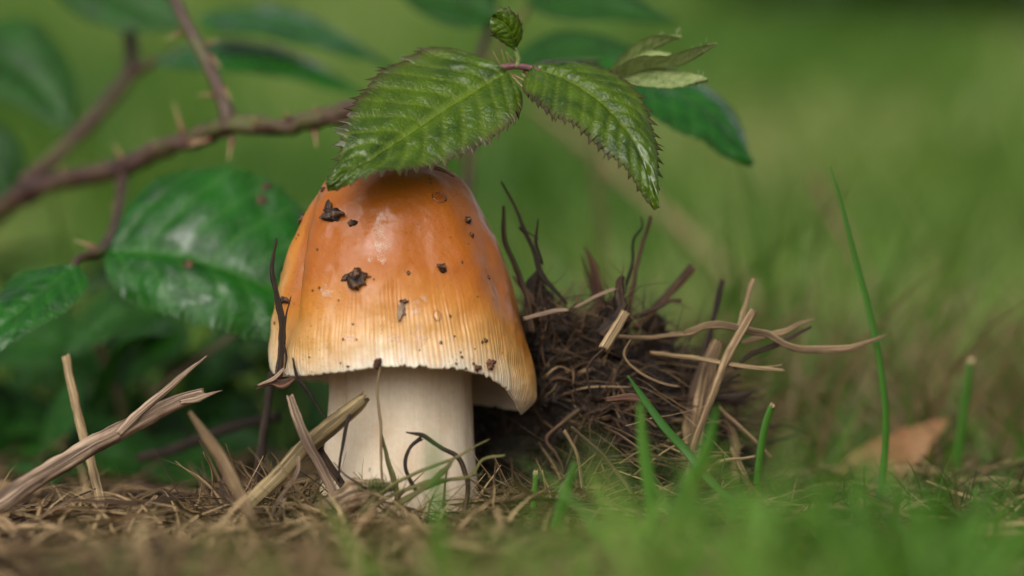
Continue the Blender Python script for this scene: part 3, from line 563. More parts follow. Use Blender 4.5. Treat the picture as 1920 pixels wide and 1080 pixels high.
# ------------------------------------------------------------------ soil clod beside the mushroom
clodC = P(1115, 975, 4.4); clodC[2] = -.5
nu, nv_ = 260, 130; U = np.linspace(-math.pi, math.pi, nu, endpoint=False)[None]; Vv = np.linspace(0, 1, nv_)[:, None]
ph_ = Vv*math.pi*.5
prof = np.cos(ph_)**.55; hz = np.sin(ph_)
dirx, diry = np.cos(U), np.sin(U)
rx_ = np.where(dirx > 0, 4.3, 3.7); ryy = np.where(diry < 0, 4.6, 2.6)
px_ = clodC[0]+rx_*dirx*prof; py_ = clodC[1]+ryy*diry*prof; pz_ = clodC[2]+4.75*hz*(1-.2*dirx*prof)*np.ones_like(U)
Vd = np.stack([px_, py_*np.ones_like(px_), pz_], -1)
Nn = nrm(Vd-(clodC+np.array([0, 0, 1.5])))
lumpy = .55*fbm(Vd, .55, 2)+.38*fbm(Vd+7, 1.5, 4, .6)+.08*fbm(Vd, 8, 2)
under = -.55*ga(Vd[..., 2]-1.6, 1.3)*np.clip(-diry, 0, 1)             # hollow face below the matted top
Vd = Vd+Nn*(lumpy+under)[..., None]
dx_, dy_ = Vd[..., 0]-AX[0], Vd[..., 1]; rr_ = np.hypot(dx_, dy_)                   # the soil keeps clear of stem and cap
lim = np.where(Vd[..., 2] > 1.8, 3.5, 2.0)+.15*fbm(Vd, 1.2, 3)+.0
kz = np.clip((Vd[..., 2]-1.2)/.8, 0, 1); lim = 2.1+1.45*kz+.15*fbm(Vd, 1.2, 3)
sc_ = np.where(rr_ < lim, lim/np.maximum(rr_, .3), 1); Vd[..., 0] = AX[0]+dx_*sc_; Vd[..., 1] = dy_*sc_
idx = np.arange(nu*nv_).reshape(nv_, nu); F = np.stack([idx[:-1], np.roll(idx[:-1], -1, 1), np.roll(idx[1:], -1, 1), idx[1:]], -1).reshape(-1, 4)
clod = tag(obj('soil_clod', Vd.reshape(-1, 3), F, M['soil'], origin=(clodC[0], clodC[1], 0)), 'dark clod of crumbly soil matted with roots beside the mushroom stem', 'soil clod')
frontm = (np.broadcast_to(diry, Vd.shape[:2]) < .35) & (Vd[..., 2] > -.2); Vfr, Nfr = Vd[frontm], Nn[frontm]
cr = Acc()
for k in range(1500):
    i = random.randrange(len(Vfr)); r = random.choice([.03, .05, .05, .08, .12]); V, F = lump(Vfr[i], Nfr[i], r*random.uniform(.7, 1.5), r, r*.8, k, .5, hi=False); cr.add(V, F, {'rnd': random.random()})
for k in range(700):
    x, y = random.uniform(-6, 6), random.uniform(-7, 3); r = random.choice([.03, .05, .08, .12]); V, F = lump(np.array([x, y, float(gh(x, y))]), np.array([0, 0, 1.]), r, r, r*.8, k+.5, .5, hi=False); cr.add(V, F, {'rnd': random.random()})
o = cr.obj('soil_crumbs', M['soil'], smooth=False); tag(o, 'loose soil crumbs scattered over the clod and the ground', 'soil', kind='stuff')
# matted dead fibres through the clod
for zone, cnt, mat in (('root_mat', 1000, 'brown'), ('straw_mat', 420, 'litter'), ('dark_root_mat', 500, 'dark')):
    mt = Acc()
    for k in range(cnt):
        i = random.randrange(len(Vfr)); b = Vfr[i]
        while (zone == 'straw_mat' and b[2] < 2.1) or (b[2] < 2.0 and random.random() < .65): i = random.randrange(len(Vfr)); b = Vfr[i]
        n_ = Nfr[i]; a = random.gauss(0, .5)+random.choice([0, math.pi]); a = a if random.random() < .6 else random.uniform(0, 6.28)
        spike = random.random() < .2
        d = nrm(np.array([math.cos(a), math.sin(a)*.4-.1, math.sin(a)*.6+random.gauss(0, .2)])+n_*(random.uniform(.5, 1.4) if spike else .12)); L = random.uniform(.4, 1.3) if spike else random.uniform(.4, 2.3)
        if b[0] < 1.6 and b[1] < 3.2: d[0] = abs(d[0]); L = min(L, 1.2)
        if min(math.hypot(b[0]+d[0]*L-AX[0], b[1]+d[1]*L), math.hypot(b[0]-AX[0], b[1])) < 3.3 and b[2] > 1.6: continue
        j = .14 if random.random() < .25 else .04
        q = [b-n_*.08, b+d*L*.35+n_*random.uniform(.0, .14)+rng.normal(0, j*.5, 3), b+d*L*.7+n_*random.uniform(0, .12)+rng.normal(0, j, 3), b+d*L+rng.normal(0, j*1.4, 3)]
        if q[-1][2] > 6.0: continue
        r = random.choice([.008, .01, .014, .02, .03, .05]); V, F, at = tube(q, [r, r, r*.9, r*.4], n=9, sides=6, flat=random.uniform(.25, 1), crook=.02, jag=.05); mt.add(V, F, at)
    tag(mt.obj(zone, M[mat], parent=clod), kind='stuff')

# ------------------------------------------------------------------ traced straws, twigs, roots
HERO = []
def S(name, label, pts, w, mat, flat=.6, Y=0., group='dead straws and roots', cat='straw', sides=16, rough=.18, jag=.16, n=None, blunt=False, parent=None):
    p3 = [P(q[0], q[1], q[2] if len(q) > 2 else Y) for q in pts]
    V, F, at = tube(p3, [x/2/PXCM for x in w], n=n or 9*len(pts), sides=sides, flat=flat, rough=rough, jag=jag, up=(0, -1, .2), blunt=blunt, crook=.03 if max(w) < 20 else .022, flute=.06, rnd=random.uniform(.3, .6))
    o = obj(name, V, F, M[mat], parent, at, origin=p3[-1] if parent is None else p3[0])
    if parent is None: tag(o, label, cat, group)
    HERO.append(o); return o
# on and beside the clod
a = S('dry_twig', 'tall thin forked twig rising beside the cap with a bent tip', [(941, 344), (969, 395), (986, 436), (1004, 478), (1016, 515), (1039, 543), (1058, 566)], [4, 6, 8, 9, 12, 9, 7], 'brown', Y=.6)
S('side_shoot', None, [(1016, 492, .6), (1005, 452, .5), (1009, 416, .4)], [7, 6, 3], 'dark', parent=a); S('side_shoot', None, [(986, 438, .6), (975, 426, .5), (1006, 446, .4)], [5, 4, 3], 'brown', parent=a)
S('dry_twig', 'dark upright twig pressed against the slope of the cap', [(945, 390), (946, 446), (958, 478), (976, 524), (992, 575), (1000, 620)], [6, 9, 8, 10, 11, 11], 'brown', Y=.9, rough=.3)
S('dry_twig', 'short dark twig leaning between cap and clod top', [(965, 520), (985, 545), (1010, 575), (1050, 600), (1085, 615)], [5, 9, 15, 13, 9], 'brown', Y=1.0, rough=.4)
S('bark_strip', 'broad brown bark strip standing behind the clod', [(1097, 464), (1112, 500), (1122, 540), (1128, 600)], [3, 16, 20, 18], 'red', Y=3.0, flat=.3); S('bark_strip', 'thin bark strip standing against the broad bark strip', [(1092, 480), (1104, 520), (1120, 580)], [3, 9, 11], 'brown', Y=3.2, flat=.3)
S('dry_twig', 'tall straight twig ending in a ragged tip below the hanging leaf', [(1219, 409), (1198, 478), (1186, 538), (1178, 610)], [7, 9, 10, 10], 'brown', Y=1.5)
S('rootlet', 'crooked thin rootlet clinging to the tall straight twig', [(1203, 408), (1204, 425), (1187, 450), (1184, 490), (1172, 530)], [3, 4, 5, 5, 6], 'dark', Y=1.4)
S('hollow_stalk', 'thick hollow dark stalk pointing up from the clod top', [(1299, 500), (1252, 552), (1196, 614)], [19, 17, 15], 'brown', Y=2.2, flat=.9, blunt=True)
S('dry_straw', 'slim curved straw with curled dark tip above the clod', [(1275, 564), (1262, 563), (1233, 575), (1201, 589), (1159, 610)], [8, 6, 9, 9, 7], 'brown', Y=1.0)
S('dry_twig', 'blackened upright stalk behind the broad ribbed straw', [(1353, 527), (1340, 589), (1331, 626), (1319, 673), (1300, 760), (1290, 830)], [11, 10, 10, 12, 12, 12], 'dark', Y=2.0)
S('dry_straw', 'short pale straw with clean cut end rising above the tangle', [(1413, 524), (1402, 560), (1390, 600), (1376, 650)], [9, 9, 9, 9], 'pale', Y=.8, blunt=True, jag=.03)
S('dry_straw', 'long speckled straw leaning across the broad ribbed straw', [(1412, 585), (1372, 654), (1344, 719), (1317, 793), (1300, 840), (1290, 900)], [16, 17, 16, 14, 14, 14], 'tan', Y=-.2, flat=.5)
S('grass_sheath', 'broad flat ribbed dead sheath standing in the clod', [(1345, 640), (1322, 700), (1307, 770), (1298, 840), (1296, 900)], [22, 38, 42, 40, 34], 'tan', Y=.5, flat=.18, sides=14)
S('dry_straw', 'long wavy flat straw reaching far out from the clod', [(1284, 622), (1344, 608), (1409, 619), (1442, 626), (1474, 645), (1516, 656), (1585, 654), (1632, 640), (1658, 629)], [9, 14, 13, 12, 12, 14, 13, 8, 3], 'tan', Y=.3, flat=.5)
S('dry_straw', 'upper frayed straw fanning out behind the long wavy straw', [(1394, 640), (1425, 632), (1470, 622), (1505, 606), (1528, 600)], [8, 11, 12, 10, 2], 'tan', Y=.7, flat=.4); S('dry_straw', 'lower frayed straw fanning out behind the long wavy straw', [(1380, 690), (1410, 664), (1456, 645), (1518, 616)], [7, 9, 11, 5], 'brown', Y=.6, flat=.4)
S('dry_straw', 'straight pale straw lying across the clod and past its edge', [(1224, 661), (1294, 670), (1363, 684), (1420, 692), (1467, 696)], [8, 9, 9, 8, 5], 'pale', Y=-.1); S('dry_straw', 'thin straw running just over the straight pale straw', [(1350, 684), (1400, 688), (1440, 689), (1465, 685)], [4, 5, 5, 3], 'tan', Y=.1)
S('dry_straw', 'level straw on the clod top under the dark knotted twig', [(1160, 631), (1224, 633), (1284, 626), (1310, 618)], [8, 10, 9, 7], 'tan', Y=.3)
S('dry_twig', 'dark stubby twig jutting out behind the ribbed sheath', [(1409, 737), (1377, 745), (1344, 747), (1310, 745)], [5, 13, 13, 10], 'dark', Y=.9)
S('rootlet', 'hair thin looping rootlet on the face of the clod', [(1182, 640), (1171, 663), (1187, 687), (1224, 710), (1270, 724)], [3, 4, 4, 5, 4], 'tan', Y=-.6); S('rootlet', 'dangling fuzzy rootlet below the pale stub straw', [(1130, 655), (1112, 672), (1102, 690), (1103, 715), (1108, 745)], [5, 5, 4, 4, 2], 'brown', Y=-.8)
S('dry_straw', 'grey straw sticking out level from behind the cap', [(985, 596), (1030, 585), (1062, 582)], [7, 8, 7], 'grey', Y=-.2); S('dry_straw', 'thin grey straw pointing up towards the dark knotted twig', [(1076, 577), (1118, 557), (1152, 543)], [5, 6, 5], 'grey', Y=.2)
S('dry_straw', 'short wide pale stub straw on the clod top', [(1172, 588), (1152, 620), (1131, 650)], [18, 19, 17], 'pale', Y=-.7, flat=.5, blunt=True)
S('knotted_twig', 'dark knobbly twig bud standing at the clod top', [(1166, 520), (1163, 545), (1168, 575), (1150, 605), (1125, 625)], [10, 17, 20, 24, 20], 'brown', Y=.3, flat=.9, rough=.9, sides=16, n=60)
S('rootlet', 'brown root stub hanging under the drooping cap lobe', [(1082, 768), (1055, 792), (1024, 822)], [9, 9, 8], 'brown', Y=.0); S('dry_straw', 'thin straw sloping down beside the ribbed sheath', [(1349, 765), (1380, 795), (1414, 825), (1446, 856)], [6, 7, 7, 4], 'tan', Y=.8)
S('rootlet', 'long brown root running down the dark soil face', [(1072, 800), (1100, 826), (1132, 854), (1176, 911), (1198, 950), (1233, 990)], [6, 8, 8, 9, 9, 6], 'brown', Y=-1.4); S('rootlet', 'upright root below the long brown root', [(1191, 955), (1200, 995), (1207, 1034), (1202, 1082)], [7, 7, 9, 9], 'brown', Y=-2.5)
S('rootlet', 'forked root tip beside the upright root', [(1207, 1030), (1222, 1050), (1232, 1075)], [5, 5, 5], 'brown', Y=-2.6)
S('dry_straw', 'thin arched pale straw below the ribbed sheath', [(1320, 893), (1335, 876), (1360, 863), (1412, 855)], [5, 7, 7, 4], 'pale', Y=-.6); S('dry_straw', 'torn tan straw below the arched pale straw', [(1372, 840), (1385, 870), (1396, 895), (1410, 930)], [10, 14, 13, 10], 'tan', Y=.0)
S('dry_straw', 'thin forked tan root against the dark soil', [(1058, 808), (1068, 826), (1081, 855), (1092, 915)], [8, 6, 6, 7], 'tan', Y=-1.2); S('rootlet', 'bent brown root at the dark hollow beside the stem', [(1083, 770), (1024, 818), (1040, 850), (1054, 880), (1048, 910)], [6, 7, 6, 5, 4], 'brown', Y=-.4)
S('dry_straw', 'loose tan straw lying flat on the ground before the clod', [(1440, 1000), (1500, 1002), (1640, 1010), (1782, 1028)], [10, 15, 16, 14], 'tan', Y=-5); S('dry_straw', 'short pale straw stub lying by the green blades', [(1444, 1022), (1462, 1038), (1484, 1054)], [12, 13, 9], 'pale', Y=-7)
S('dry_straw', 'tan straw leaning at the clod foot under the dark stubby twig', [(1360, 790), (1372, 815), (1378, 850), (1376, 900)], [8, 16, 18, 14], 'tan', Y=1.2, flat=.3)
S('dry_twig', 'thin dark twig crossing behind the long speckled straw', [(1386, 702), (1365, 715), (1330, 745), (1290, 770)], [4, 5, 6, 6], 'dark', Y=.5); S('bark_strip', 'reddish bark strip lying on the clod face', [(1138, 748), (1180, 745), (1215, 752)], [10, 15, 8], 'red', Y=-.9, flat=.4)
S('root_clump', 'dark root clump rising between the cap and the clod top', [(1012, 500), (1006, 545), (1016, 585), (1030, 625), (1040, 670)], [8, 26, 44, 60, 70], 'soil', Y=1.3, flat=.9, cat='soil clump', rough=1.0, sides=22, n=70)
S('root_clump', 'dark soil knob under the knotted twig on the clod top', [(1160, 552), (1152, 585), (1146, 620), (1140, 660)], [12, 36, 54, 70], 'soil', Y=1.3, flat=.9, cat='soil clump', rough=1.0, sides=22, n=60)
S('root_clump', 'ragged soil knob behind the thick hollow dark stalk', [(1225, 590), (1230, 615), (1236, 650), (1240, 690)], [10, 40, 60, 70], 'soil', Y=2.6, flat=.9, cat='soil clump', rough=1.0, sides=22, n=60)
tw = Acc()
for k in range(260):
    cx_, cy_, YY = random.choice([(1012, 580, 1.2), (1020, 620, 1.1), (1150, 600, 1.1), (1232, 640, 2.4), (1080, 640, 1.2)]); b = P(cx_+random.gauss(0, 16), cy_+random.gauss(0, 26), YY+random.uniform(-.5, .2))
    d = nrm(np.array([random.gauss(.1, .7), random.gauss(-.2, .4), random.gauss(.25, .7)])); L = random.uniform(.3, 1.1); e = b+d*L
    if e[0] < .62-.1*(e[2]-4) or b[0] < .5: continue
    r = random.choice([.008, .012, .018, .028]); V, F, at = tube([b, b+d*L*.5+rng.normal(0, .06, 3), e], [r, r, r*.4], n=8, sides=5, flat=.6, crook=.04, jag=.04); tw.add(V, F, at)
tag(tw.obj('twig_tangle', M['brown'], parent=clod), kind='stuff')
# at the stem foot
S('hollow_stalk', 'thick hollow tan stalk propped against the mushroom stem', [(682, 748, -2.6), (664, 764, -2.6), (620, 800, -2.4), (570, 843, -2.3), (520, 895, -2.4), (466, 946, -2.6)], [20, 27, 33, 33, 32, 26], 'reed', flat=.9, rough=.1, sides=16, jag=.3)
S('dry_straw', 'flat grey straw crossing over the thick hollow stalk', [(542, 745, -2.8), (556, 785, -2.9), (572, 822, -3.0), (600, 873, -2.9), (632, 937, -2.8)], [12, 17, 18, 18, 16], 'grey', flat=.3)
S('dry_straw', 'short brown straw between grey crossing straw and stem', [(600, 840), (620, 875), (650, 922)], [10, 16, 14], 'brown', Y=-2.1, flat=.4)
S('rootlet', 'thin yellowish rootlet hanging down from the cap margin', [(711, 686, -3.1), (707, 743, -3.0), (712, 802, -2.9), (714, 850, -2.8), (716, 905, -2.8)], [4, 5, 5, 5, 4], 'pale', flat=.9, jag=0)
S('dry_straw', 'slim olive straw continuing below the hanging rootlet', [(714, 818), (732, 887), (755, 975)], [5, 11, 11], 'olive', Y=-2.7, flat=.4)
S('curled_stalk', 'dark curled dead stalk arching before the mushroom stem', [(764, 810), (795, 817), (828, 839), (858, 858), (873, 887), (877, 920), (865, 990)], [3, 9, 8, 9, 9, 9, 10], 'brown', Y=-2.8, flat=.8)
S('curled_stalk', 'thin curled stalk inside the arch of the dark curled stalk', [(790, 822), (784, 826), (769, 839), (760, 865), (766, 891), (779, 916)], [9, 7, 6, 7, 7, 7], 'dark', Y=-2.6, flat=.8)
S('grass_stalk', 'longest thin olive grass stalk crossing before the stem', [(917, 824), (847, 861), (773, 891), (699, 935), (588, 1054)], [2, 5, 6, 6, 6], 'olive', Y=-3.4, flat=.6); S('grass_stalk', 'pale tipped grass stalk curving up past the stem', [(944, 852), (906, 861), (877, 893), (800, 905), (720, 935), (660, 975)], [4, 5, 6, 7, 7, 7], 'olive', Y=-3.3)
S('grass_stalk', 'dark green frayed grass stalk before the stem', [(850, 858), (828, 885), (800, 910), (755, 943), (700, 985), (618, 1052)], [3, 12, 10, 9, 9, 8], 'olive', Y=-3.6); S('grass_stalk', 'thin level grass stalk ending beyond the stem edge', [(902, 888), (850, 897), (800, 914), (745, 940)], [2, 5, 6, 7], 'olive', Y=-3.2)
S('rootlet', 'thin grey rootlet dropping from the hollow stalk', [(562, 858), (560, 880), (547, 905), (514, 954), (494, 1006)], [5, 6, 6, 6, 5], 'grey', Y=-3.2); S('rootlet', 'grey rootlet splayed outward at the stalk foot', [(534, 938), (520, 975), (506, 1020)], [5, 5, 4], 'grey', Y=-3.4); S('rootlet', 'grey rootlet hanging straight at the stalk foot', [(532, 936), (533, 975), (538, 1020)], [6, 6, 4], 'grey', Y=-3.4)
S('dry_straw', 'yellowish straw lying on the ground before the hollow stalk', [(538, 978), (580, 990), (628, 1006)], [12, 14, 11], 'pale', Y=-3.6); S('dry_twig', 'dark upright twig behind the hollow stalk', [(512, 700), (500, 770), (488, 850), (478, 930)], [14, 15, 16, 16], 'dark', Y=2.0)
S('root_bundle', 'fibrous reddish root bundle at the foot of the stem', [(990, 922), (960, 940), (930, 960), (880, 992)], [6, 16, 22, 18], 'red', Y=-2.4, rough=.3); S('dry_straw', 'pale split straw standing in the litter before the stem', [(812, 1020), (830, 1048), (852, 1085)], [16, 18, 16], 'grey', Y=-5.0, flat=.4)
S('wood_fragment', 'ragged chunk of rotten wood at the stem foot', [(584, 952), (620, 948), (660, 930), (700, 920), (728, 915)], [6, 34, 52, 40, 14], 'wood', Y=-3.0, flat=.7, cat='wood', rough=.35, sides=18, n=50, jag=.2)
S('dry_twig', 'thin dark twig dangling beside the hollow stalk tip', [(660, 765), (652, 790), (645, 820), (637, 860), (634, 895)], [6, 7, 6, 5, 4], 'dark', Y=-2.7)
S('rootlet', 'fine rootlet arching over the rotten wood', [(626, 870), (645, 890), (668, 905), (684, 915)], [2, 3, 4, 4], 'brown', Y=-3.2); S('rootlet', 'thin upright fibre beside the stem foot', [(926, 924), (924, 945), (914, 965)], [2, 3, 3], 'brown', Y=-2.6)
S('rootlet', 'bent tan fibre standing before the root bundle', [(905, 955), (918, 985), (921, 1015)], [4, 5, 5], 'tan', Y=-3.4)
# caught on the cap
a = S('dry_straw', 'brittle brown straw standing upright against the side of the cap', [(518, 449), (511, 497), (518, 550), (530, 607), (526, 675), (523, 712)], [4, 8, 10, 13, 12, 16], 'brown', Y=-1.9, rough=.3)
S('fibre', None, [(543, 560, -2.0), (536, 600, -2.0), (534, 640, -2.0)], [2, 4, 4], 'brown', parent=a); S('fibre', None, [(536, 690, -2.0), (538, 670, -2.0), (532, 640, -2.0)], [3, 4, 4], 'dark', parent=a)
S('bark_flake', 'curled reddish bark flake hanging at the cap margin', [(481, 728), (505, 718), (530, 722), (558, 706)], [3, 12, 17, 8], 'red', Y=-2.0, flat=.5, rough=.4); S('dry_straw', 'splinter fanning from the bark flake at the cap margin', [(486, 722), (512, 712), (530, 695)], [3, 8, 6], 'grey', Y=-2.1)
S('rootlet', 'dark thread like rootlet dropping from the bark flake', [(551, 675), (558, 705), (575, 728), (590, 752), (619, 792)], [3, 5, 8, 4, 3], 'dark', Y=-2.4, rough=.4)
S('dry_straw', 'pale straw chip resting on the very top of the cap', [(806, 309), (826, 316), (846, 328)], [6, 7, 4], 'pale', Y=-1.25)
# at the open side with the dark bramble leaves
q = S('dry_stalk', 'long thick weathered stalk with a split splinter lying aslant', [(382, 738, -1.2), (340, 750, -1.3), (293, 774, -1.4), (228, 808, -1.7), (163, 842, -2.1), (73, 895, -2.8), (0, 946, -3.4), (-70, 990, -4)], [20, 27, 30, 33, 34, 36, 38, 38], 'grey', flat=.85, sides=18, rough=.1, n=110, jag=.25)
S('splinter', None, [(222, 812, -1.9), (250, 785, -1.8), (300, 740, -1.7), (345, 700, -1.6), (382, 669, -1.5)], [12, 18, 13, 10, 2], 'grey', flat=.5, parent=q); S('splinter', None, [(340, 752, -1.5), (375, 746, -1.5), (412, 736, -1.5)], [8, 12, 2], 'grey', flat=.5, parent=q)
S('dry_straw', 'upright pale straw standing behind the long thick weathered stalk', [(124, 667, .6), (138, 742, .3), (171, 868, -.8), (188, 950, -2.6), (202, 1045, -5)], [15, 16, 17, 18, 18], 'pale', blunt=True); S('dry_straw', 'bent tan straw with thin tip leaning beyond the end of the weathered stalk', [(358, 774), (391, 823), (425, 880), (450, 930), (492, 1012)], [6, 18, 24, 22, 18], 'tan', Y=-5.2, flat=.5)
S('dry_straw', 'blurred grey straw slanting among the dark bramble leaves', [(450, 618), (380, 668), (280, 740)], [10, 12, 12], 'grey', Y=9, flat=.4); S('dry_twig', 'long dark twig lying low behind the weathered stalk', [(520, 780), (420, 805), (330, 840), (260, 860)], [22, 24, 22, 20], 'dark', Y=6, flat=.9)
S('dry_stalk', 'long pale bent stalk slanting down behind the hanging leaf', [(1000, 195), (1130, 300), (1280, 430), (1400, 540), (1500, 640), (1560, 740)], [24, 34, 40, 40, 36, 30], 'reed', Y=36, flat=.7); S('dry_stalk', 'upright olive stalk far behind the clod', [(1118, 250), (1122, 400), (1126, 560), (1128, 760)], [24, 30, 30, 30], 'olive', Y=26)
S('dry_stalk', 'thin brown stalk bending in the grass far behind the clod', [(1520, 330), (1580, 430), (1640, 560), (1690, 720)], [18, 22, 22, 20], 'tan', Y=30)
# white flake, moss sprig, dead leaf
c = P(968, 1032, -4.5); V, F = lump(c, np.array([0, -.9, .4]), .2, .24, .08, 4, .7); tag(obj('shell_flake', V, F, M['white'], origin=c), 'small white flake lying in the soil beyond the cut grass blade', 'flake')
ms = Acc()
for k in range(150):
    b = P(random.gauss(706, 16), random.gauss(918, 10), -3.2+random.gauss(0, .2)); d = nrm(rng.normal(0, 1, 3)+np.array([0, -.2, .7])); V, F, at = tube([b, b+d*random.uniform(.08, .2)], [.018, .008], n=3, sides=4, flat=.4); ms.add(V, F, {'rnd': random.random()})
tag(ms.obj('moss_sprig', M['moss']), 'small green moss sprig growing on the rotten wood', 'moss')
dl = tag(empty('dead_leaf', P(1560, 945, 7)), 'curled orange brown dead leaf lying in the grass behind the long green blade', 'leaf')
leaf('blade', [P(1560, 940, 7), P(1635, 885, 7.3), P(1700, 838, 7.8), P(1780, 785, 8.5)], (.2, .6, .8), .8, .7, M['dead'], dl, fold=14, curl=.3, teeth=14, quilt=.03, fine=False, rnd=.4)
fs = Acc()
for k in range(760):
    a = random.uniform(-math.pi*1.02, .1); rad = random.uniform(1.95, 4.2); b = np.array([AX[0]+math.cos(a)*rad*1.15, math.sin(a)*rad, 0]); b[2] = float(gh(b[0], b[1]))+random.uniform(-.1, .25)
    th_ = random.uniform(0, 6.28); d = nrm(np.array([math.cos(th_), math.sin(th_)*.5, random.uniform(-.05, 1.0)])); L = random.uniform(.6, 2.4)
    e = b+d*L
    if math.hypot(e[0]-AX[0], e[1]) < 1.95: continue
    r = random.choice([.008, .012, .018, .026, .04]); V, F, at = tube([b, b+d*L*.5+rng.normal(0, .1, 3), e], [r, r, r*.4], n=9, sides=6, flat=random.uniform(.3, 1), crook=.04, jag=.04); fs.add(V, F, at)
tag(fs.obj('fine_straw', M['litter']), 'fine crossing straws and rootlets heaped round the stem foot', 'litter', kind='stuff')
hp = Acc()
for k in range(520):
    b = np.array([random.gauss(4.3, 1.3), random.uniform(-1.5, 5), 0]); b[2] = float(gh(b[0], b[1]))+abs(random.gauss(0, 1.0))*math.exp(-((b[0]-3.6)/2.2)**2)*1.3
    th_ = random.gauss(0, .7)+random.choice([0, math.pi]); d = nrm(np.array([math.cos(th_), math.sin(th_)*.5, random.gauss(.1, .4)])); L = random.uniform(.8, 2.8)
    r = random.choice([.01, .015, .02, .03, .05]); V, F, at = tube([b-d*L*.5, b+rng.normal(0, .1, 3), b+d*L*.5], [r*.7, r, r*.4], n=9, sides=6, flat=random.uniform(.25, 1), crook=.05, jag=.06); hp.add(V, F, at)
tag(hp.obj('straw_heap', M['litter']), 'loose heap of thin dead straw spreading from the clod into the grass', 'litter', kind='stuff')
# fallen fragments worked into the clod, one object each
for k in range(110):
    i = random.randrange(len(Vfr))
    while Vfr[i][2] < 1.6 or Vfr[i][0] < .2: i = random.randrange(len(Vfr))
    b = Vfr[i]+Nfr[i]*.05; a = random.gauss(0, .6)+random.choice([0, math.pi]); d = np.array([math.cos(a), random.uniform(-.5, .2), math.sin(a)*.6]); L = random.uniform(.6, 1.9); r = random.uniform(.025, .06)
    if k >= 76: d = nrm(np.array([random.gauss(.15, .5), random.uniform(-.4, .3), 1.0])); L = random.uniform(.7, 1.7); r = random.uniform(.02, .045)
    V, F, at = tube([b-d*L*.4, b+Nfr[i]*.1+rng.normal(0, .06, 3), b+d*L*.6+rng.normal(0, .1, 3)], [r*.8, r, r*.5], n=12, sides=7, flat=.5, rough=.15, jag=.08)
    tag(obj('straw_fragment', V, F, M[random.choice(['brown', 'brown', 'tan', 'dark', 'litter'])], None, at, origin=b), 'short broken straw fragment matted into the dark soil clod', 'straw', 'straw fragments on the clod')

# ------------------------------------------------------------------ grass blades one can pick out
def B(label, pts, w, Y=0., mat='blade', rnd=None, cut=False, flat=.28, tip=None):
    p3 = [P(q[0], q[1], q[2] if len(q) > 2 else Y) for q in pts]
    V, F, at = tube(p3, [x/2/PXCM for x in w], n=8*len(pts), sides=10, flat=flat, up=(.5, -1, .1), rnd=rnd, blunt=cut)
    o = tag(obj('grass_spear', V, F, M[mat], None, at, origin=p3[-1]), label, 'grass', 'single green grass blades', 'thing')
    if cut:
        V, F, at = tube([p3[0]+(p3[0]-p3[1])*.0, p3[0]+nrm(p3[0]-p3[1])*.08], [w[0]/2/PXCM*1.05, w[0]/2/PXCM*.8], n=4, sides=8, flat=.5, jag=.1); obj('cut_tip', V, F, M['pale'], o, at, origin=p3[0])
B('tall slender grass blade standing alone beyond the wavy straw', [(1555, 308), (1574, 370), (1600, 470), (1628, 575), (1650, 680), (1661, 790), (1656, 880), (1648, 945)], [2, 9, 12, 14, 15, 16, 17, 17], .6, rnd=.35)
B('pointed green blade slanting across the clod face', [(1177, 704, -2.2), (1205, 745, -2.2), (1245, 800, -2.3), (1290, 850, -2.4), (1330, 900, -2.8), (1385, 950, -3.4)], [3, 14, 18, 18, 16, 15], rnd=.05)
B('upright green blade with white cut end beside the clod', [(1447, 762), (1434, 800), (1424, 860), (1418, 940)], [15, 16, 17, 18], -.5, rnd=.3, cut=1, flat=.5)
B('thin green blade with white cut end standing in the litter', [(1004, 890), (1001, 940), (995, 1010), (990, 1085)], [10, 11, 12, 13], -2.6, rnd=.55, cut=1, flat=.5)
B('soft pale green blade rising before the slanting pointed blade', [(1200, 755), (1206, 830), (1216, 900), (1228, 990), (1236, 1080)], [10, 22, 26, 26, 24], -7.5, rnd=.7)
B('blurred blade with tan tip far beyond the tall slender blade', [(1820, 680), (1808, 770), (1795, 860), (1785, 960)], [16, 22, 24, 24], 6, rnd=.35, cut=2)
B('broad blurred blade leaning towards the speckled straw', [(1345, 760), (1325, 840), (1290, 920), (1262, 1000)], [5, 26, 36, 38], -9, rnd=.5)
B('short blurred blade by the long brown root', [(1078, 868), (1062, 920), (1045, 985), (1038, 1040)], [10, 22, 26, 26], -6, rnd=.3); B('faint blurred blade before the mushroom stem', [(812, 818), (815, 880), (822, 960), (826, 1060)], [6, 16, 20, 22], -15, rnd=.6)
B('narrow green blade lying across the fallen straw', [(1055, 955), (1035, 985), (1010, 1030)], [3, 9, 10], -4, rnd=.5); B('bent blurred blade lying level over the grass tuft', [(1230, 960), (1290, 948), (1400, 952), (1480, 965), (1540, 985)], [8, 16, 20, 16, 8], -19, rnd=.7)
B('green blade slanting over the ground beyond the fallen straw', [(1925, 940), (1900, 970), (1870, 1000)], [6, 9, 8], -4, rnd=.3); B('blurred tall blade curving behind the hanging leaf tip', [(1385, 280), (1410, 360), (1432, 470), (1445, 600), (1450, 760)], [10, 26, 34, 36, 34], 19, rnd=.25, mat='meadow')

# ------------------------------------------------------------------ grass, litter: masses nobody could count
def scatter(n, x0, x1, y0, y1):
    x = rng.uniform(x0, x1, n); y = rng.uniform(y0, y1, n); return x, y
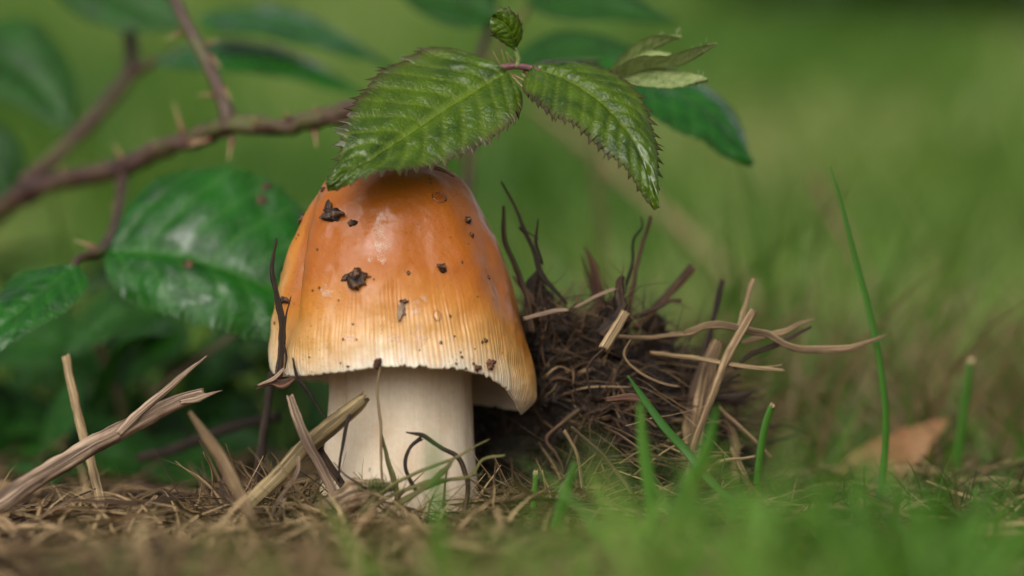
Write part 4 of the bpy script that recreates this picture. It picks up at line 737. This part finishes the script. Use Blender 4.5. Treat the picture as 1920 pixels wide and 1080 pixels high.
# litter lying on the ground
def litter(n, x, y, lmin, lmax, wmin, wmax, lift=.5):
    a = rng.uniform(0, 2*math.pi, n); L = rng.uniform(lmin, lmax, n); wd = rng.uniform(wmin, wmax, n); t = np.linspace(0, 1, 6)
    d = np.stack([np.cos(a), np.sin(a), rng.normal(0, .16, n)], -1); sd = np.stack([-np.sin(a), np.cos(a), rng.normal(0, .5, n)], -1); cv = rng.normal(0, .12, n)
    b = np.stack([x, y, gh(x, y)+rng.uniform(.0, lift, n)], -1)
    C = b[:, None]+d[:, None]*(L[:, None]*(t-.5))[..., None]+sd[:, None]*((cv*L)[:, None]*(t-.5)**2*4)[..., None]+np.array([0, 0, 1.])*((rng.uniform(-.1, .25, n)*L)[:, None]*t*(1-t)*2)[..., None]
    wv = wd[:, None]*(np.array([.6, 1, 1, 1, .9, .4]))
    V = np.stack([C-sd[:, None]*wv[..., None]*.5, C+np.array([0, 0, 1.])*wv[..., None]*.18, C+sd[:, None]*wv[..., None]*.5], 2); idx = np.arange(V.shape[0]*18).reshape(-1, 6, 3)
    F = np.concatenate([np.stack([idx[:, :-1, k], idx[:, :-1, k+1], idx[:, 1:, k+1], idx[:, 1:, k]], -1).reshape(-1, 4) for k in (0, 1)])
    sh = (n, 6, 3); at = {'u': np.broadcast_to((L[:, None]*t)[..., None], sh).ravel(), 'v': np.broadcast_to(np.array([0., .25, .5]), sh).ravel(), 'rnd': np.broadcast_to(rng.random(n)[:, None, None], sh).ravel()}
    return V.reshape(-1, 3), F, at
x, y = scatter(9000, -15, 15, -28, 12); keep = (np.hypot(x+2.7, y) > 2.3) & ~((y < -22) & (np.abs(x) < 9)); x, y = x[keep], y[keep]
V, F, at = litter(len(x), x, y, 1.0, 4.5, .04, .2, .6); tag(obj('dead_grass_litter', V, F, M['litter'], attrs=at), 'matted dead grass and straw litter covering the ground', 'litter', kind='stuff')
x, y = scatter(6000, -40, 40, 12, 85); V, F, at = litter(len(x), x, y, 2, 7, .08, .3, .9); tag(obj('dead_grass_litter', V, F, M['litter'], attrs=at), 'dead grass litter on the ground behind the clod', 'litter', kind='stuff')
def grass(name, label, x, y, hmin, hmax, wmin, wmax, mat, bend=(.1, .7), nseg=4, pf_=.05):
    n = len(x); b = np.stack([x, y, gh(x, y)-.1], -1)
    V, F, at = ribbons(b, rng.uniform(hmin, hmax, n), rng.uniform(wmin, wmax, n), rng.uniform(0, 6.28, n), rng.uniform(*bend, n), rng.normal(0, .8, n), nseg, rnd=np.clip(.42+.55*fbm(np.stack([x, y, 0*x], -1), pf_, 3)+rng.normal(0, .16, n), 0, 1))
    tag(obj(name, V, F, M[mat], attrs=at), label, 'grass', kind='stuff')
# low tuft in front
def rise(x, y, lo, hi):
    """blade height (cm) that lifts its tip to the photo rows lo..hi at that depth"""
    py = rng.uniform(lo, hi, len(x)); return np.clip((CAMZ+(HORY-py)/PXCM*(D0+y)/D0-gh(x, y))/.72, .5, 6)
def front(n, p0, p1, y0, y1):
    y = rng.uniform(y0, y1, n); return (rng.uniform(p0, p1, n)-HORX)/PXCM*(D0+y)/D0, y
for label, n, p0, p1, y0, y1, lo, hi, mat, wd in (
        ('scattered taller green blades above the low tuft', 60, 1180, 1900, -22, -7, 780, 960, 'grass', .26),
        ('low soft green grass tuft growing before the clod', 330, 1150, 1930, -26, -9, 850, 1075, 'tuft', .36),
        ('thin green grass growing up before the mushroom stem', 90, 700, 1150, -26, -14, 940, 1070, 'tuft', .24),
        ('few green grass blades in the litter under the bramble', 60, 0, 640, -26, -13, 980, 1075, 'grass', .16),
        ('soft tan dead grass standing low along the edge of the litter', 300, -40, 760, -26, -10, 950, 1075, 'litter', .2),
        ('tan dead grass mixed into the low green tuft', 150, 700, 1930, -26, -8, 930, 1070, 'litter', .18)):
    x, y = front(n, p0, p1, y0, y1); h_ = rise(x, y, lo, hi); grass('grass_tuft' if mat != 'litter' else 'dead_grass', label, x, y, h_, h_, .06, wd, mat, (.3, 1.1) if mat != 'litter' else (.5, 1.6), 5, .12)
x, y = scatter(150, 4.2, 17, -7, 6); grass('grass', 'short green grass round the foot of the clod', x, y, .8, 2.8, .06, .16, 'grass', (.3, 1.3), 6, .2)
x, y = scatter(420, 3.6, 18, -7, 7); grass('dead_grass', 'bleached straw standing round the foot of the clod', x, y, .8, 3.0, .04, .14, 'litter', (.5, 2.0), 6)
x, y = scatter(300, -15, -5, -3, 11); grass('dead_grass', 'bleached straw standing under the bramble leaves', x, y, .8, 2.8, .04, .14, 'litter', (.5, 2.0), 6)
x, y = scatter(2600, -13, 13, -27, -4); keep = (x < 1.5) | (rng.random(2600) < .4); x, y = x[keep], y[keep]; grass('moss_carpet', 'low yellow green moss between the litter before the mushroom', x, y, .35, 1.0, .06, .14, 'meadow', (.1, .9), 3, .3)
x, y = scatter(260, 5.0, 19, 8, 22); grass('grass', 'sparse green grass beside the clod', x, y, 2, 5.5, .08, .2, 'meadow', (.1, .8), 6)
x = np.concatenate([rng.uniform(2.5, 34, 2000), rng.uniform(-34, 3, 600)]); y = rng.uniform(14, 88, 2600); grass('grass', 'taller loose meadow grass standing behind the clod', x, y, 4, 12, .12, .35, 'meadow', (.1, .7), 6)
n = 42000; y = 70+rng.random(n)**1.5*620; x = rng.uniform(-1, 1, n)*(26+y*.5); grass('meadow_grass', 'green meadow grass covering the slope behind', x, y, 4, 10, .3, .9, 'meadow', (.2, 1.0), 3)
x = np.concatenate([rng.uniform(-13, -1, 520), rng.uniform(-1, 12, 260)]); y = np.where(rng.random(780) < .5, rng.uniform(-24, -6, 780), rng.uniform(-9, -3, 780)); keep = np.hypot(x+2.7, y) > 3.2
grass('dead_grass', 'bleached dead grass leaning over the litter before the mushroom', x[keep], y[keep], .8, 2.6, .05, .16, 'litter', (.6, 2.0), 5)
x, y = scatter(2800, 4, 28, 9, 70); grass('dead_grass', 'bleached dead grass among the green blades beyond the clod', x, y, 2, 8.5, .08, .26, 'straw_far', (.3, 1.4), 5)
x, y = scatter(520, -3, 12, 9, 60); grass('dead_grass', 'bleached dead grass standing behind the clod', x, y, 2, 9, .06, .24, 'straw_far', (.2, 1.0), 5)
# dark shrub on the slope
def shrub(px, py, Y, r, label):
    c = P(px, py, Y); g0 = float(gh(c[0], Y)); root = tag(empty('shrub', (c[0], Y, g0)), label, 'shrub')
    V, F, at = tube([np.array([c[0], Y, g0-2]), np.array([c[0]+2, Y, (g0+c[2])/2]), c], [1.6, 1.2, .5], n=12); obj('trunk', V, F, M['cane'], root, at, origin=(c[0], Y, g0))
    n = 1600; d = nrm(rng.normal(0, 1, (n, 3)))*rng.random((n, 1))**.4*np.array([r*1.2, r, r]); b = c+d
    V, F, at = ribbons(b, rng.uniform(4, 8, n), rng.uniform(2, 4, n), rng.uniform(0, 6.28, n), rng.uniform(.3, 1.2, n), rng.uniform(0, 6.28, n), 3)
    tag(obj('foliage', V, F, M['shrub'], root, at, origin=(c[0], Y, g0)), kind='stuff')
shrub(1760, 0, 300, 26, 'dark green shrub far off on the grassy slope')
for o in bpy.data.objects:
    if '_o' in o: del o['_o']
